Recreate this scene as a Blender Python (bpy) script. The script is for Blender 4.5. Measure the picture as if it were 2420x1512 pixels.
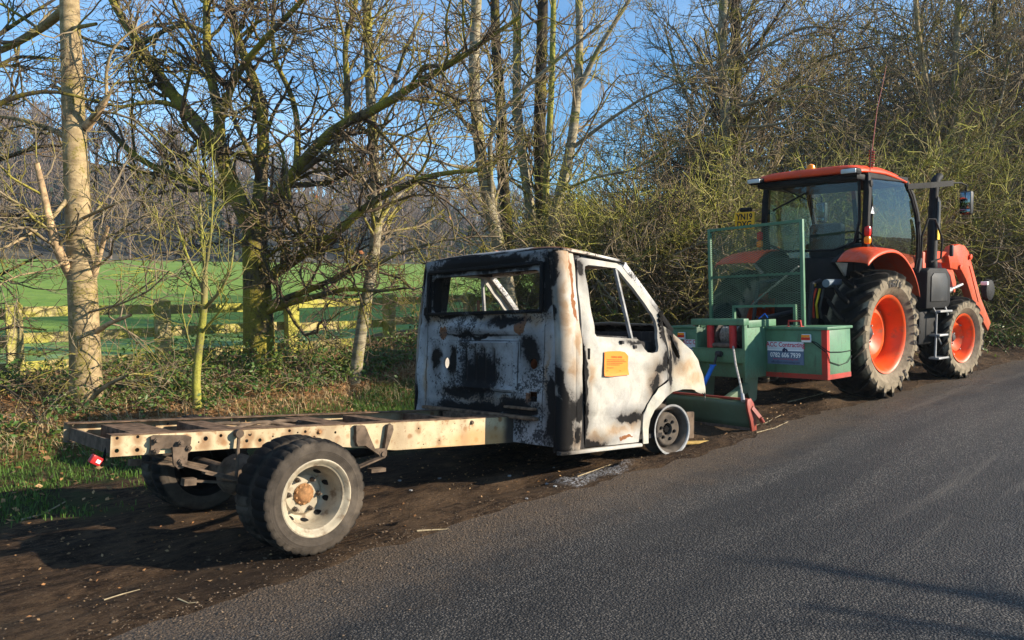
import bpy, bmesh, math, random
import numpy as np
from math import *
from mathutils import Vector, Matrix, Euler, Quaternion

for o in list(bpy.data.objects): bpy.data.objects.remove(o)
S = bpy.context.scene; COL = S.collection
random.seed(7); RNG = np.random.default_rng(11)

# ---------------------------------------------------------------- camera, sky, sun, exposure
FPX, CXP, CYP, YH = 1800., 1210., 756., 650.      # focal length and centre in 2420-wide photo pixels, horizon row
CAMZ = 1.62; AZ = radians(46); PIT = -atan((CYP - YH) / FPX)
cd = bpy.data.cameras.new('camera'); cam = bpy.data.objects.new('camera', cd); COL.objects.link(cam)
cd.sensor_width = 36; cd.lens = 36 * FPX / 2420; cd.clip_start = .05; cd.clip_end = 3000
cam.location = (0, 0, CAMZ); cam.rotation_euler = (radians(90) + PIT, 0, AZ - radians(90))
S.camera = cam
SUN_EL = radians(22.5); SUN_DIR = Vector((.575 * cos(SUN_EL), -.818 * cos(SUN_EL), sin(SUN_EL))).normalized()
world = bpy.data.worlds.new('World'); S.world = world; world.use_nodes = True
wt = world.node_tree; wt.nodes.clear()
w_out = wt.nodes.new('ShaderNodeOutputWorld'); w_bg = wt.nodes.new('ShaderNodeBackground')
w_sky = wt.nodes.new('ShaderNodeTexSky'); w_sky.sky_type = 'NISHITA'; w_sky.sun_disc = False
w_sky.sun_elevation = SUN_EL; w_sky.sun_rotation = atan2(SUN_DIR.x, SUN_DIR.y)
w_sky.air_density = 1.0; w_sky.dust_density = .15; w_sky.ozone_density = 2.2; w_sky.altitude = 100
# thin high cloud over the blue, thickest high up, as in the photograph
w_tc = wt.nodes.new('ShaderNodeTexCoord'); w_map = wt.nodes.new('ShaderNodeMapping'); w_map.inputs['Scale'].default_value = (1.2, 1.2, 3.5)
w_nz = wt.nodes.new('ShaderNodeTexNoise'); w_nz.inputs['Scale'].default_value = 1.6; w_nz.inputs['Detail'].default_value = 6
w_mr = wt.nodes.new('ShaderNodeMapRange'); w_mr.inputs[1].default_value = .38; w_mr.inputs[2].default_value = .72; w_mr.inputs[4].default_value = .45
w_mx = wt.nodes.new('ShaderNodeMix'); w_mx.data_type = 'RGBA'
w_tn = wt.nodes.new('ShaderNodeMix'); w_tn.data_type = 'RGBA'; w_tn.blend_type = 'MULTIPLY'; w_tn.inputs[0].default_value = 1
w_tn.inputs[7].default_value = (.60, 1.22, 1.60, 1)
wt.links.new(w_tc.outputs['Generated'], w_map.inputs[0]); wt.links.new(w_map.outputs[0], w_nz.inputs[0])
wt.links.new(w_nz.outputs[0], w_mr.inputs[0]); wt.links.new(w_mr.outputs[0], w_mx.inputs[0])
wt.links.new(w_sky.outputs[0], w_tn.inputs[6]); wt.links.new(w_tn.outputs[2], w_mx.inputs[6]); w_mx.inputs[7].default_value = (8.5, 11.5, 15.0, 1)
wt.links.new(w_mx.outputs[2], w_bg.inputs[0]); w_bg.inputs[1].default_value = .058
wt.links.new(w_bg.outputs[0], w_out.inputs[0])
sl = bpy.data.lights.new('sun', 'SUN'); sl.energy = 5.0; sl.angle = radians(.5); sl.color = (1, .885, .72)
sun = bpy.data.objects.new('sun', sl); COL.objects.link(sun); sun.rotation_euler = SUN_DIR.to_track_quat('Z', 'Y').to_euler()
S.view_settings.view_transform = 'Standard'; S.view_settings.look = 'None'; S.view_settings.gamma = 1
S.view_settings.use_curve_mapping = False; S.view_settings.exposure = 1.12

# ---------------------------------------------------------------- pixel helpers (directions only; distances come from the ground)
_fh = np.array([cos(AZ), sin(AZ), 0]); _rt = np.array([sin(AZ), -cos(AZ), 0])
_fw = _fh * cos(PIT) + np.array([0, 0, sin(PIT)]); _up = np.cross(_rt, _fw)
def ray(px, py): return _fw + _rt * (px - CXP) / FPX - _up * (py - CYP) / FPX
def at_depth(px, py, d): return np.array([0, 0, CAMZ]) + ray(px, py) * d
def at_y(px, py, Y): r = ray(px, py); return np.array([0, 0, CAMZ]) + r * (Y / r[1])
def sstep(a, b, x): t = np.clip((np.asarray(x, float) - a) / (b - a), 0, 1); return t * t * (3 - 2 * t)

# ---------------------------------------------------------------- object helpers
def link(o, parent=None):
    COL.objects.link(o)
    if parent is not None: o.parent = parent
    return o
def thing(name, label, cat, loc=(0, 0, 0), rot=(0, 0, 0), group=None):
    o = bpy.data.objects.new(name, None); o.empty_display_size = .2; link(o)
    o.location = loc; o.rotation_euler = rot
    return tag(o, label, cat, group)
def tag(o, label=None, cat=None, group=None, kind=None):
    if label: o['label'] = label
    if cat: o['category'] = cat
    if group: o['group'] = group
    if kind: o['kind'] = kind
    return o
def mobj(name, me, mat, parent=None, **k):
    if mat is not None and not me.materials: me.materials.append(mat)
    o = bpy.data.objects.new(name, me); link(o, parent); return tag(o, **k)
def copy_tree(o, parent=None):
    c = o.copy(); COL.objects.link(c); c.parent = parent
    for ch in list(o.children): copy_tree(ch, c)
    return c
def np_mesh(name, V, Fq, smooth=True):
    """V (n,3), Fq (m,3|4) int array"""
    me = bpy.data.meshes.new(name); V = np.asarray(V, np.float32); Fq = np.asarray(Fq, np.int32); k = Fq.shape[1]
    me.vertices.add(len(V)); me.vertices.foreach_set('co', V.ravel())
    me.loops.add(Fq.size); me.loops.foreach_set('vertex_index', Fq.ravel())
    me.polygons.add(len(Fq)); me.polygons.foreach_set('loop_start', np.arange(0, Fq.size, k, dtype=np.int32))
    me.update(calc_edges=True)
    if smooth: me.polygons.foreach_set('use_smooth', np.ones(len(Fq), bool))
    return me

class MB:
    """collects shapes, builds one mesh"""
    def __init__(s): s.v = []; s.f = []
    def add(s, V, F, M=None):
        b = len(s.v)
        for p in V:
            s.v.append(tuple(M @ Vector(p)) if M is not None else tuple(p))
        for f in F: s.f.append(tuple(i + b for i in f))
        return s
    def box(s, x0, x1, y0, y1, z0, z1, M=None, c=0.0):
        if c <= 0:
            V = [(x0,y0,z0),(x1,y0,z0),(x1,y1,z0),(x0,y1,z0),(x0,y0,z1),(x1,y0,z1),(x1,y1,z1),(x0,y1,z1)]
            F = [(0,3,2,1),(4,5,6,7),(0,1,5,4),(1,2,6,5),(2,3,7,6),(3,0,4,7)]
            return s.add(V, F, M)
        bm = bmesh.new(); r = bmesh.ops.create_cube(bm, size=1)
        for v in bm.verts: v.co = Vector(((x0+x1)/2+v.co.x*(x1-x0), (y0+y1)/2+v.co.y*(y1-y0), (z0+z1)/2+v.co.z*(z1-z0)))
        bmesh.ops.bevel(bm, geom=bm.edges[:], offset=c, segments=2, affect='EDGES', profile=.5)
        return s.bm(bm, M)
    def bm(s, bm, M=None):
        bm.verts.index_update()
        s.add([v.co for v in bm.verts], [[v.index for v in f.verts] for f in bm.faces], M); bm.free(); return s
    def tube(s, pts, r, n=8, cap=True, M=None):
        pts = [Vector(p) for p in pts]; k = len(pts); rr = r if hasattr(r, '__len__') else [r]*k
        V = []; F = []; T0 = (pts[1]-pts[0]).normalized(); u = T0.orthogonal().normalized()
        for i, p in enumerate(pts):
            T = (pts[min(i+1,k-1)]-pts[max(i-1,0)]).normalized(); u = (u - T*u.dot(T)).normalized(); w = T.cross(u)
            for j in range(n):
                a = 2*pi*j/n; V.append(p + (u*cos(a)+w*sin(a))*rr[i])
        for i in range(k-1):
            for j in range(n): F.append((i*n+j, i*n+(j+1)%n, (i+1)*n+(j+1)%n, (i+1)*n+j))
        if cap: F.append(tuple(range(n))[::-1]); F.append(tuple(range((k-1)*n, k*n)))
        return s.add(V, F, M)
    def bar(s, pts, w, h, up=(0,0,1), M=None):
        """rectangular section swept along pts: w across, h along up"""
        pts = [Vector(p) for p in pts]; k = len(pts); V = []; F = []; up = Vector(up)
        for i, p in enumerate(pts):
            T = (pts[min(i+1,k-1)]-pts[max(i-1,0)]).normalized(); x = T.cross(up).normalized(); u = x.cross(T)
            for a, b in ((-1,-1),(1,-1),(1,1),(-1,1)): V.append(p + x*a*w/2 + u*b*h/2)
        for i in range(k-1):
            for j in range(4): F.append((i*4+j, i*4+(j+1)%4, (i+1)*4+(j+1)%4, (i+1)*4+j))
        F += [(3,2,1,0), tuple(range((k-1)*4, k*4))]
        return s.add(V, F, M)
    def lathe(s, prof, n=32, M=None, closed=False):
        """prof [(axial, radius)], axis = -Y (axial grows towards -Y)"""
        V = []; F = []; k = len(prof)
        for a, r in prof:
            for j in range(n): t = 2*pi*j/n; V.append((r*cos(t), -a, r*sin(t)))
        m = k if closed else k-1
        for i in range(m):
            for j in range(n): i2 = (i+1) % k; F.append((i*n+j, i*n+(j+1)%n, i2*n+(j+1)%n, i2*n+j))
        if not closed:
            if prof[0][1] > 1e-4: pass
        return s.add(V, F, M)
    def disc(s, a, r, n=16, M=None):
        return s.add([(r*cos(2*pi*j/n), -a, r*sin(2*pi*j/n)) for j in range(n)], [tuple(range(n))], M)
    def prism(s, out, d0, d1, f, M=None):
        """polygon out[(u,v)] extruded from d0 to d1, f(u,v,d)->xyz"""
        n = len(out); V = [f(u, v, d0) for u, v in out] + [f(u, v, d1) for u, v in out]
        F = [tuple(range(n))[::-1], tuple(range(n, 2*n))] + [(i, (i+1)%n, n+(i+1)%n, n+i) for i in range(n)]
        return s.add(V, F, M)
    def mesh(s, name, smooth=30, bevel=0):
        me = bpy.data.meshes.new(name); me.from_pydata(s.v, [], s.f); me.update()
        bm = bmesh.new(); bm.from_mesh(me); bmesh.ops.recalc_face_normals(bm, faces=bm.faces[:])
        if bevel:
            bmesh.ops.bevel(bm, geom=[e for e in bm.edges if e.is_manifold and e.calc_face_angle(0) > .6], offset=bevel, segments=2, affect='EDGES', profile=.5)
        bm.to_mesh(me); bm.free()
        if smooth: me.polygons.foreach_set('use_smooth', [True]*len(me.polygons)); me.set_sharp_from_angle(angle=radians(smooth))
        return me
    def build(s, name, mat, parent=None, smooth=30, bevel=0, **k):
        return mobj(name, s.mesh(name, smooth, bevel), mat, parent, **k)

def panel_mesh(name, out, holes, f, th, cut=.05, flip=False, smooth=35, fine=None):
    """sheet metal: 2-D outline with holes, cut into strips, mapped by f(u,v) and given thickness"""
    bm = bmesh.new(); es = []
    for lp in [out] + list(holes):
        vs = [bm.verts.new((u, v, 0)) for u, v in lp]
        for i in range(len(vs)): es.append(bm.edges.new((vs[i], vs[(i+1) % len(vs)])))
    bmesh.ops.triangle_fill(bm, use_beauty=True, use_dissolve=False, edges=es)
    us = [p[0] for p in out]; vs_ = [p[1] for p in out]
    for ax, lo, hi in ((0, min(us), max(us)), (1, min(vs_), max(vs_))):
        n = max(1, int((hi-lo)/cut))
        for i in range(1, n):
            c = lo + (hi-lo)*i/n; co = (c, 0, 0) if ax == 0 else (0, c, 0); no = (1, 0, 0) if ax == 0 else (0, 1, 0)
            bmesh.ops.bisect_plane(bm, geom=bm.verts[:]+bm.edges[:]+bm.faces[:], plane_co=co, plane_no=no, dist=1e-5)
    for v in bm.verts: v.co = Vector(f(v.co.x, v.co.y))
    bmesh.ops.recalc_face_normals(bm, faces=bm.faces[:])
    if flip: bmesh.ops.reverse_faces(bm, faces=bm.faces[:])
    if th: bmesh.ops.solidify(bm, geom=bm.faces[:], thickness=th); bmesh.ops.recalc_face_normals(bm, faces=bm.faces[:])
    me = bpy.data.meshes.new(name); bm.to_mesh(me); bm.free()
    me.polygons.foreach_set('use_smooth', [True]*len(me.polygons)); me.set_sharp_from_angle(angle=radians(smooth))
    return me
def circ(x, y, r, n=10, ry=None): return [(x + r*cos(2*pi*i/n), y + (ry or r)*sin(2*pi*i/n)) for i in range(n)]
def rrect(x0, x1, y0, y1, r, n=4):
    o = []
    for cx, cy, a0 in ((x1-r, y1-r, 0), (x0+r, y1-r, 90), (x0+r, y0+r, 180), (x1-r, y0+r, 270)):
        for i in range(n+1): a = radians(a0 + 90*i/n); o.append((cx + r*cos(a), cy + r*sin(a)))
    return o
def text_mesh(s, size, thick=0.0, bold=0.0, align='CENTER', sx=1.0):
    c = bpy.data.curves.new('t', 'FONT'); c.body = s; c.size = size; c.extrude = thick; c.offset = bold; c.align_x = align; c.align_y = 'CENTER'; c.resolution_u = 3
    o = bpy.data.objects.new('t', c); COL.objects.link(o)
    dg = bpy.context.evaluated_depsgraph_get(); me = bpy.data.meshes.new_from_object(o.evaluated_get(dg))
    bpy.data.objects.remove(o); bpy.data.curves.remove(c)
    if sx != 1.0: me.transform(Matrix.Diagonal((sx, 1, 1, 1)))
    return me

# ---------------------------------------------------------------- material helpers
class NM:
    def __init__(s, name):
        s.m = bpy.data.materials.new(name); s.m.use_nodes = True; s.t = s.m.node_tree
        s.b = s.t.nodes['Principled BSDF']; s.out = s.t.nodes['Material Output']; s._tc = None; s._geo = None
    def put(s, sock, v):
        if isinstance(v, bpy.types.NodeSocket): s.t.links.new(v, sock)
        else:
            if sock.type == 'RGBA' and len(v) == 3: v = (*v, 1)
            sock.default_value = v
    def n(s, typ, ins=(), out=0, **props):
        nd = s.t.nodes.new('ShaderNode' + typ)
        for k, v in props.items(): setattr(nd, k, v)
        for k, v in (ins.items() if isinstance(ins, dict) else enumerate(ins)):
            if v is not None: s.put(nd.inputs[k], v)
        return nd.outputs[out]
    def obj(s):
        if s._tc is None: s._tc = s.t.nodes.new('ShaderNodeTexCoord')
        return s._tc.outputs['Object']
    def pos(s):
        if s._geo is None: s._geo = s.t.nodes.new('ShaderNodeNewGeometry')
        return s._geo.outputs['Position']
    def nrm(s): s.pos(); return s._geo.outputs['Normal']
    def math(s, op, a, b=0.0, c=0.0, clamp=False): return s.n('Math', (a, b, c), operation=op, use_clamp=clamp)
    def vm(s, op, a, b=(0, 0, 0)): return s.n('VectorMath', (a, b), operation=op)
    def vlen(s, a): return s.n('VectorMath', (a,), out=1, operation='LENGTH')
    def noise(s, scale=5, detail=4, rough=.55, co=None, dist=0, col=False):
        return s.n('TexNoise', {'Vector': co or s.obj(), 'Scale': scale, 'Detail': detail, 'Roughness': rough, 'Distortion': dist}, out=1 if col else 0)
    def ramp(s, v, lo, hi, a=0.0, b=1.0): return s.n('MapRange', (v, lo, hi, a, b), interpolation_type='SMOOTHSTEP')
    def mix(s, f, a, b, mode='MIX'): return s.n('Mix', {0: f, 6: a, 7: b}, out=2, data_type='RGBA', blend_type=mode)
    def sep(s, v, i): return s.n('SeparateXYZ', (v,), out=i)
    def scale(s, v, k): return s.n('Mapping', {0: v, 3: k})
    def warp(s, co, scale, amp):
        nz = s.noise(scale, 3, co=co, col=True); d = s.vm('SUBTRACT', nz, (.5, .5, .5)); return s.vm('ADD', co, s.vm('MULTIPLY', d, (amp*2,)*3))
    def blobs(s, co, lst, soft=.45):
        """lst of (cx,cy,cz, rx,ry,rz); returns 0..1 mask"""
        acc = None
        for b in lst:
            d = s.vlen(s.vm('MULTIPLY', s.vm('SUBTRACT', co, tuple(b[:3])), tuple(1.0/r for r in b[3:6])))
            k = s.ramp(d, 1.0 + soft*.5, 1.0 - soft*.5); acc = k if acc is None else s.math('MAXIMUM', acc, k)
        return acc if acc is not None else 0.0
    def bump(s, h, strength=.3, dist=.01, prev=None):
        i = {'Height': h, 'Strength': strength, 'Distance': dist}
        if prev is not None: i['Normal'] = prev
        return s.n('Bump', i)
    def fin(s, col, rough=.6, metal=0.0, normal=None, spec=.4, **kw):
        s.put(s.b.inputs['Base Color'], col); s.put(s.b.inputs['Roughness'], rough); s.put(s.b.inputs['Metallic'], metal)
        s.b.inputs['Specular IOR Level'].default_value = spec
        if normal is not None: s.put(s.b.inputs['Normal'], normal)
        for k, v in kw.items(): s.put(s.b.inputs[k.replace('_', ' ')], v)
        return s.m
def simple(name, col, rough=.5, metal=0.0, var=.25, scale=6, dirt=None, dirtcol=(.09, .07, .05), dscale=3, spec=.3, bump=.1, dpow=(.52, .7)):
    m = NM(name); a = m.noise(scale, 5); c = m.mix(m.ramp(a, .3, .7), tuple(x*(1-var) for x in col), tuple(min(1, x*(1+var)) for x in col))
    r = rough
    if dirt:
        k = m.math('MULTIPLY', m.ramp(m.noise(dscale, 8, .65), dpow[0], dpow[1]), dirt); c = m.mix(k, c, dirtcol); r = m.math('ADD', rough, m.math('MULTIPLY', k, .3), clamp=True)
    return m.fin(c, r, metal, m.bump(m.noise(scale*12, 4), bump, .003), spec)
# ================================================================ ground, road, field, hill
def lat(n, seed):
    r = np.random.default_rng(seed); return r.random((n, n))
_L = [lat(64, s) for s in (1, 2, 3)]
def vnoise(x, y, k=0):
    """smooth value noise, period 64"""
    x = np.asarray(x, float); y = np.asarray(y, float); xi = np.floor(x).astype(int); yi = np.floor(y).astype(int); fx = x-xi; fy = y-yi
    fx = fx*fx*(3-2*fx); fy = fy*fy*(3-2*fy); L = _L[k]; g = lambda a, b: L[a % 64, b % 64]
    return (g(xi, yi)*(1-fx)+g(xi+1, yi)*fx)*(1-fy) + (g(xi, yi+1)*(1-fx)+g(xi+1, yi+1)*fx)*fy
def fbm(x, y, o=4, k=0): return sum(vnoise(x*2**i+7*i, y*2**i+3*i, (k+i) % 3)*.5**i for i in range(o)) / (2-.5**(o-1))
def road_edge(X): return np.interp(X, [-12, -4, 1.3, 3.3, 8.4, 15.5, 30, 60], [3.3, 3.5, 3.66, 3.80, 3.64, 3.30, 2.2, -1.0])
def base_z(X): return .10*sstep(5.5, 9.5, X) + .012*np.maximum(0, np.asarray(X, float)-9.5)
def gz(X, Y, fine=True):
    X = np.asarray(X, float); Y = np.asarray(Y, float)
    z = base_z(X)
    z = z - .058*np.clip(Y-3.85, 0, 2.6)*(1-sstep(6.2, 8.8, X))
    z = z + .46*sstep(7.4, 10.9, Y) - .30*sstep(11.8, 14, Y)
    z = z + .10*(fbm(X*.45, Y*.45, 3)-.5)*sstep(6.2, 8, Y)
    e = Y - road_edge(X)
    z = z - .05*(1-sstep(-.30, .10, e)) + .030*(fbm(X*2.3, Y*2.3, 4, 2)-.45)*sstep(-.45, -.1, e)*(1-sstep(.1, .5, e))
    if fine:
        a = sstep(-.1, .35, e)
        z = z + a*(.06*(fbm(X*1.6, Y*3.6, 4, 1)-.5) + .026*(fbm(X*6, Y*10, 3, 2)-.5)) - a*.05*np.exp(-((Y-5.0-.1*np.sin(X*.7))/.16)**2) - a*.04*np.exp(-((Y-4.25-.08*np.sin(X*.5+1))/.14)**2)
        z = z + .05*np.exp(-((e-.22+.1*np.sin(X*1.3))/.10)**2)*sstep(.52, .75, fbm(X*2.7, Y*5, 3, 2))*(X > 2.9)      # clods thrown up along the edge
    return z
def field_z(X, Y):
    r = np.hypot(X, Y); return .05 + .034*np.maximum(0, Y-14) + .15*(fbm(X*.05, Y*.05, 3)-.5)
HILL_Y = 128.
def grid_mesh(name, xs, ys, zf):
    Xg, Yg = np.meshgrid(xs, ys, indexing='ij'); Zg = zf(Xg, Yg); V = np.stack([Xg, Yg, Zg], -1).reshape(-1, 3)
    ny = len(ys); i = np.arange((len(xs)-1)*ny).reshape(len(xs)-1, ny)[:, :-1].ravel()
    return np_mesh(name, V, np.stack([i, i+ny, i+ny+1, i+1], 1))
def verge_mat():
    m = NM('dark earth, gravel and leaf mould'); co = m.pos(); Yc = m.sep(co, 1); Xc = m.sep(co, 0)
    a = m.noise(1.3, 6, .6, co=co); b = m.noise(13, 8, .72, co=m.scale(co, (.55, 1.25, 1))); c_ = m.noise(60, 5, .75, co=m.scale(co, (.5, 1.2, 1)))
    c = m.mix(m.ramp(b, .34, .68), (.014, .009, .006), (.108, .066, .037))
    c = m.mix(m.ramp(a, .42, .66, 0, .6), c, (.135, .087, .051))
    v = m.n('TexVoronoi', {'Vector': co, 'Scale': 55.0}, out=1); vd = m.n('TexVoronoi', {'Vector': co, 'Scale': 55.0}, out=0)   # gravel chips
    chip = m.math('MULTIPLY', m.ramp(m.sep(v, 0), .72, .80), m.ramp(vd, .42, .25)); c = m.mix(m.math('MULTIPLY', chip, .4), c, (.17, .125, .08)); c = m.mix(m.ramp(m.noise(.8, 5, .6, co=co), .50, .62, 0, .6), c, (.016, .011, .008)); c = m.mix(m.ramp(c_, .60, .70, 0, .6), c, (.17, .115, .07)); c = m.mix(m.ramp(c_, .44, .34, 0, .8), c, (.006, .005, .004))
    lm = m.ramp(m.math('ADD', Yc, m.math('MULTIPLY', a, 1.6)), 8.2, 9.6); lc = m.mix(m.ramp(b, .35, .65), (.14, .068, .028), (.34, .19, .08)); c = m.mix(lm, c, lc)
    gm = m.math('MULTIPLY', m.ramp(m.math('ADD', Yc, m.math('MULTIPLY', b, .8)), 6.1, 6.7), m.ramp(Yc, 9.2, 8.4)); c = m.mix(m.math('MULTIPLY', gm, m.ramp(a, .42, .6, 0, .8)), c, (.035, .055, .016))
    ash = m.blobs(m.warp(co, 2.5, .25), [(4.75, 3.98, 0, .42, .13, .5), (4.45, 3.9, 0, .18, .06, .5)], .8); c = m.mix(m.math('MULTIPLY', ash, m.ramp(c_, .46, .58)), c, (.42, .42, .43))
    return m.fin(c, .95, 0, m.bump(c_, 1.0, .016, m.bump(b, 1.0, .05)), .1)
M_verge = verge_mat()
mobj('verge', grid_mesh('verge', np.arange(-7, 34, .075), np.arange(2.6, 12.6, .075), gz), M_verge, kind='structure')
def field_mat():
    m = NM('winter pasture'); co = m.pos(); a = m.noise(.12, 5, co=co); b = m.noise(1.6, 6, .65, co=co); f = m.noise(9, 4, .7, co=co)
    c = m.mix(m.ramp(a, .35, .65), (.16, .25, .040), (.20, .285, .052)); c = m.mix(m.ramp(b, .40, .66, 0, .7), c, (.085, .165, .032))
    c = m.mix(m.ramp(f, .55, .75, 0, .5), c, (.20, .29, .08))
    fr = m.math('MULTIPLY', m.ramp(m.math('ADD', m.sep(co, 1), m.math('MULTIPLY', a, 14)), 31, 20), m.ramp(b, .40, .60)); c = m.mix(m.math('MULTIPLY', fr, .28), c, (.25, .33, .30))   # frost left near the hedge
    return m.fin(c, .9, 0, m.bump(b, .6, .08, m.bump(f, .6, .03)), .1)
M_field = field_mat()
mobj('field', grid_mesh('field', np.concatenate([np.arange(-150, -10, 6), np.arange(-10, 40, 1.0), np.arange(40, 420, 8)]), np.concatenate([np.arange(12.4, 40, 1.0), np.arange(40, HILL_Y+9, 6)]), lambda X, Y: field_z(X, Y) + .05*(fbm(X*.9, Y*.9, 3)-.5)), M_field, kind='structure')
def hill_z(X, Y):
    t = np.clip((Y-HILL_Y)/95, 0, 1); return field_z(X, np.minimum(Y, HILL_Y)) + (28 - .06*np.clip(X-30, -60, 160) )*(t*t*(3-2*t)) + 3*(fbm(X*.02, Y*.02, 3)-.5)*t
M_hill = simple('woodland floor', (.060, .056, .038), .95, var=.45, scale=.12, bump=.1)
mobj('hill', grid_mesh('hill', np.arange(-220, 600, 9.), np.arange(HILL_Y, 420, 8.), hill_z), M_hill, kind='structure')
def road_mat():
    m = NM('worn asphalt'); co = m.pos(); sx = m.scale(co, (.16, 1.5, 1)); a = m.noise(1.0, 6, .62, co=sx); g = m.noise(75, 6, .75, co=co); g2 = m.noise(210, 3, .7, co=co); b = m.noise(4, 6, .65, co=co)
    v = m.n('TexVoronoi', {'Vector': co, 'Scale': 80.0}, out=1); vd = m.n('TexVoronoi', {'Vector': co, 'Scale': 80.0}, out=0)
    c = m.mix(m.ramp(a, .36, .66), (.018, .0165, .0155), (.055, .049, .043))
    c = m.mix(m.ramp(g, .42, .62), m.mix(.6, c, (.006, .006, .006)), c)
    c = m.mix(m.math('MULTIPLY', m.ramp(m.sep(v, 0), .50, .66), m.ramp(vd, .50, .22, 0, .85)), c, m.mix(m.ramp(a, .40, .64), (.15, .13, .11), (.31, .27, .225)))
    c = m.mix(m.ramp(g2, .60, .74, 0, .35), c, (.26, .235, .205))
    pt = m.noise(.55, 5, .6, co=m.scale(co, (.30, 1, 1))); c = m.mix(m.ramp(pt, .46, .60, 0, .6), c, (.016, .0150, .0145))
    tk_ = m.noise(2.1, 4, .6, co=m.scale(co, (.06, 1.0, 1))); c = m.mix(m.ramp(tk_, .50, .64, 0, .55), c, (.020, .0185, .0175)); c = m.mix(m.ramp(tk_, .42, .32, 0, .3), c, (.17, .145, .115))       # darker worn patches
    ck = m.n('TexVoronoi', {'Vector': m.warp(co, 1.5, .35), 'Scale': .55}, out=0, feature='DISTANCE_TO_EDGE'); c = m.mix(m.math('MULTIPLY', m.ramp(ck, .010, .002), m.ramp(pt, .46, .56)), c, (.008, .008, .008))   # cracks
    Y = m.sep(co, 1); X = m.sep(co, 0)
    e = m.math('ADD', Y, m.math('MULTIPLY', m.math('SUBTRACT', b, .5), 1.1)); e = m.math('ADD', e, m.math('MULTIPLY', m.math('ABSOLUTE', m.math('SUBTRACT', X, 4.5)), .022))
    c = m.mix(m.math('MULTIPLY', m.ramp(e, 2.85, 3.75), .8), c, m.mix(m.ramp(g, .38, .66), (.030, .021, .014), (.19, .13, .08)))    # earth carried onto the edge
    return m.fin(c, m.ramp(a, .3, .7, .55, .8), 0, m.bump(vd, 1.0, .010, m.bump(g, 1.0, .008, m.bump(b, .15, .02))), .35)
M_road = road_mat()
def road_mesh():
    xs = np.arange(-14, 62, .12); k = 22; t = np.linspace(0, 1, k); e = road_edge(xs) + .10 + .42*(fbm(xs*.9, xs*0, 4)-.5) + .22*(fbm(xs*4.3, xs*0+9, 3, 1)-.5)
    X = np.repeat(xs[:, None], k, 1); Y = -3.4 + (e[:, None]+3.4)*t[None]; Z = base_z(X) + .006 - .014*sstep(-.25, 0, Y-e[:, None]) + .004*np.sin(X*.8+Y)
    V = np.stack([X, Y, Z], -1).reshape(-1, 3); i = np.arange((len(xs)-1)*k).reshape(-1, k)[:, :-1].ravel(); return np_mesh('road', V, np.stack([i, i+k, i+k+1, i+1], 1))
mobj('road', road_mesh(), M_road, kind='structure')
mobj('far_ground', grid_mesh('far_ground', np.concatenate([np.arange(-500, -60, 40), np.arange(-60, 80, 5.), np.arange(80, 700, 40)]), np.concatenate([np.arange(-400, -40, 40), np.arange(-40, 16, 4.), np.arange(16, 500, 40)]), lambda X, Y: np.where(Y < -3, .25*sstep(-3, -7, Y), -.45) + .012*np.clip(X-9.5, 0, 60)*(np.abs(Y) < 14) - .15), M_verge, kind='structure')
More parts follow.
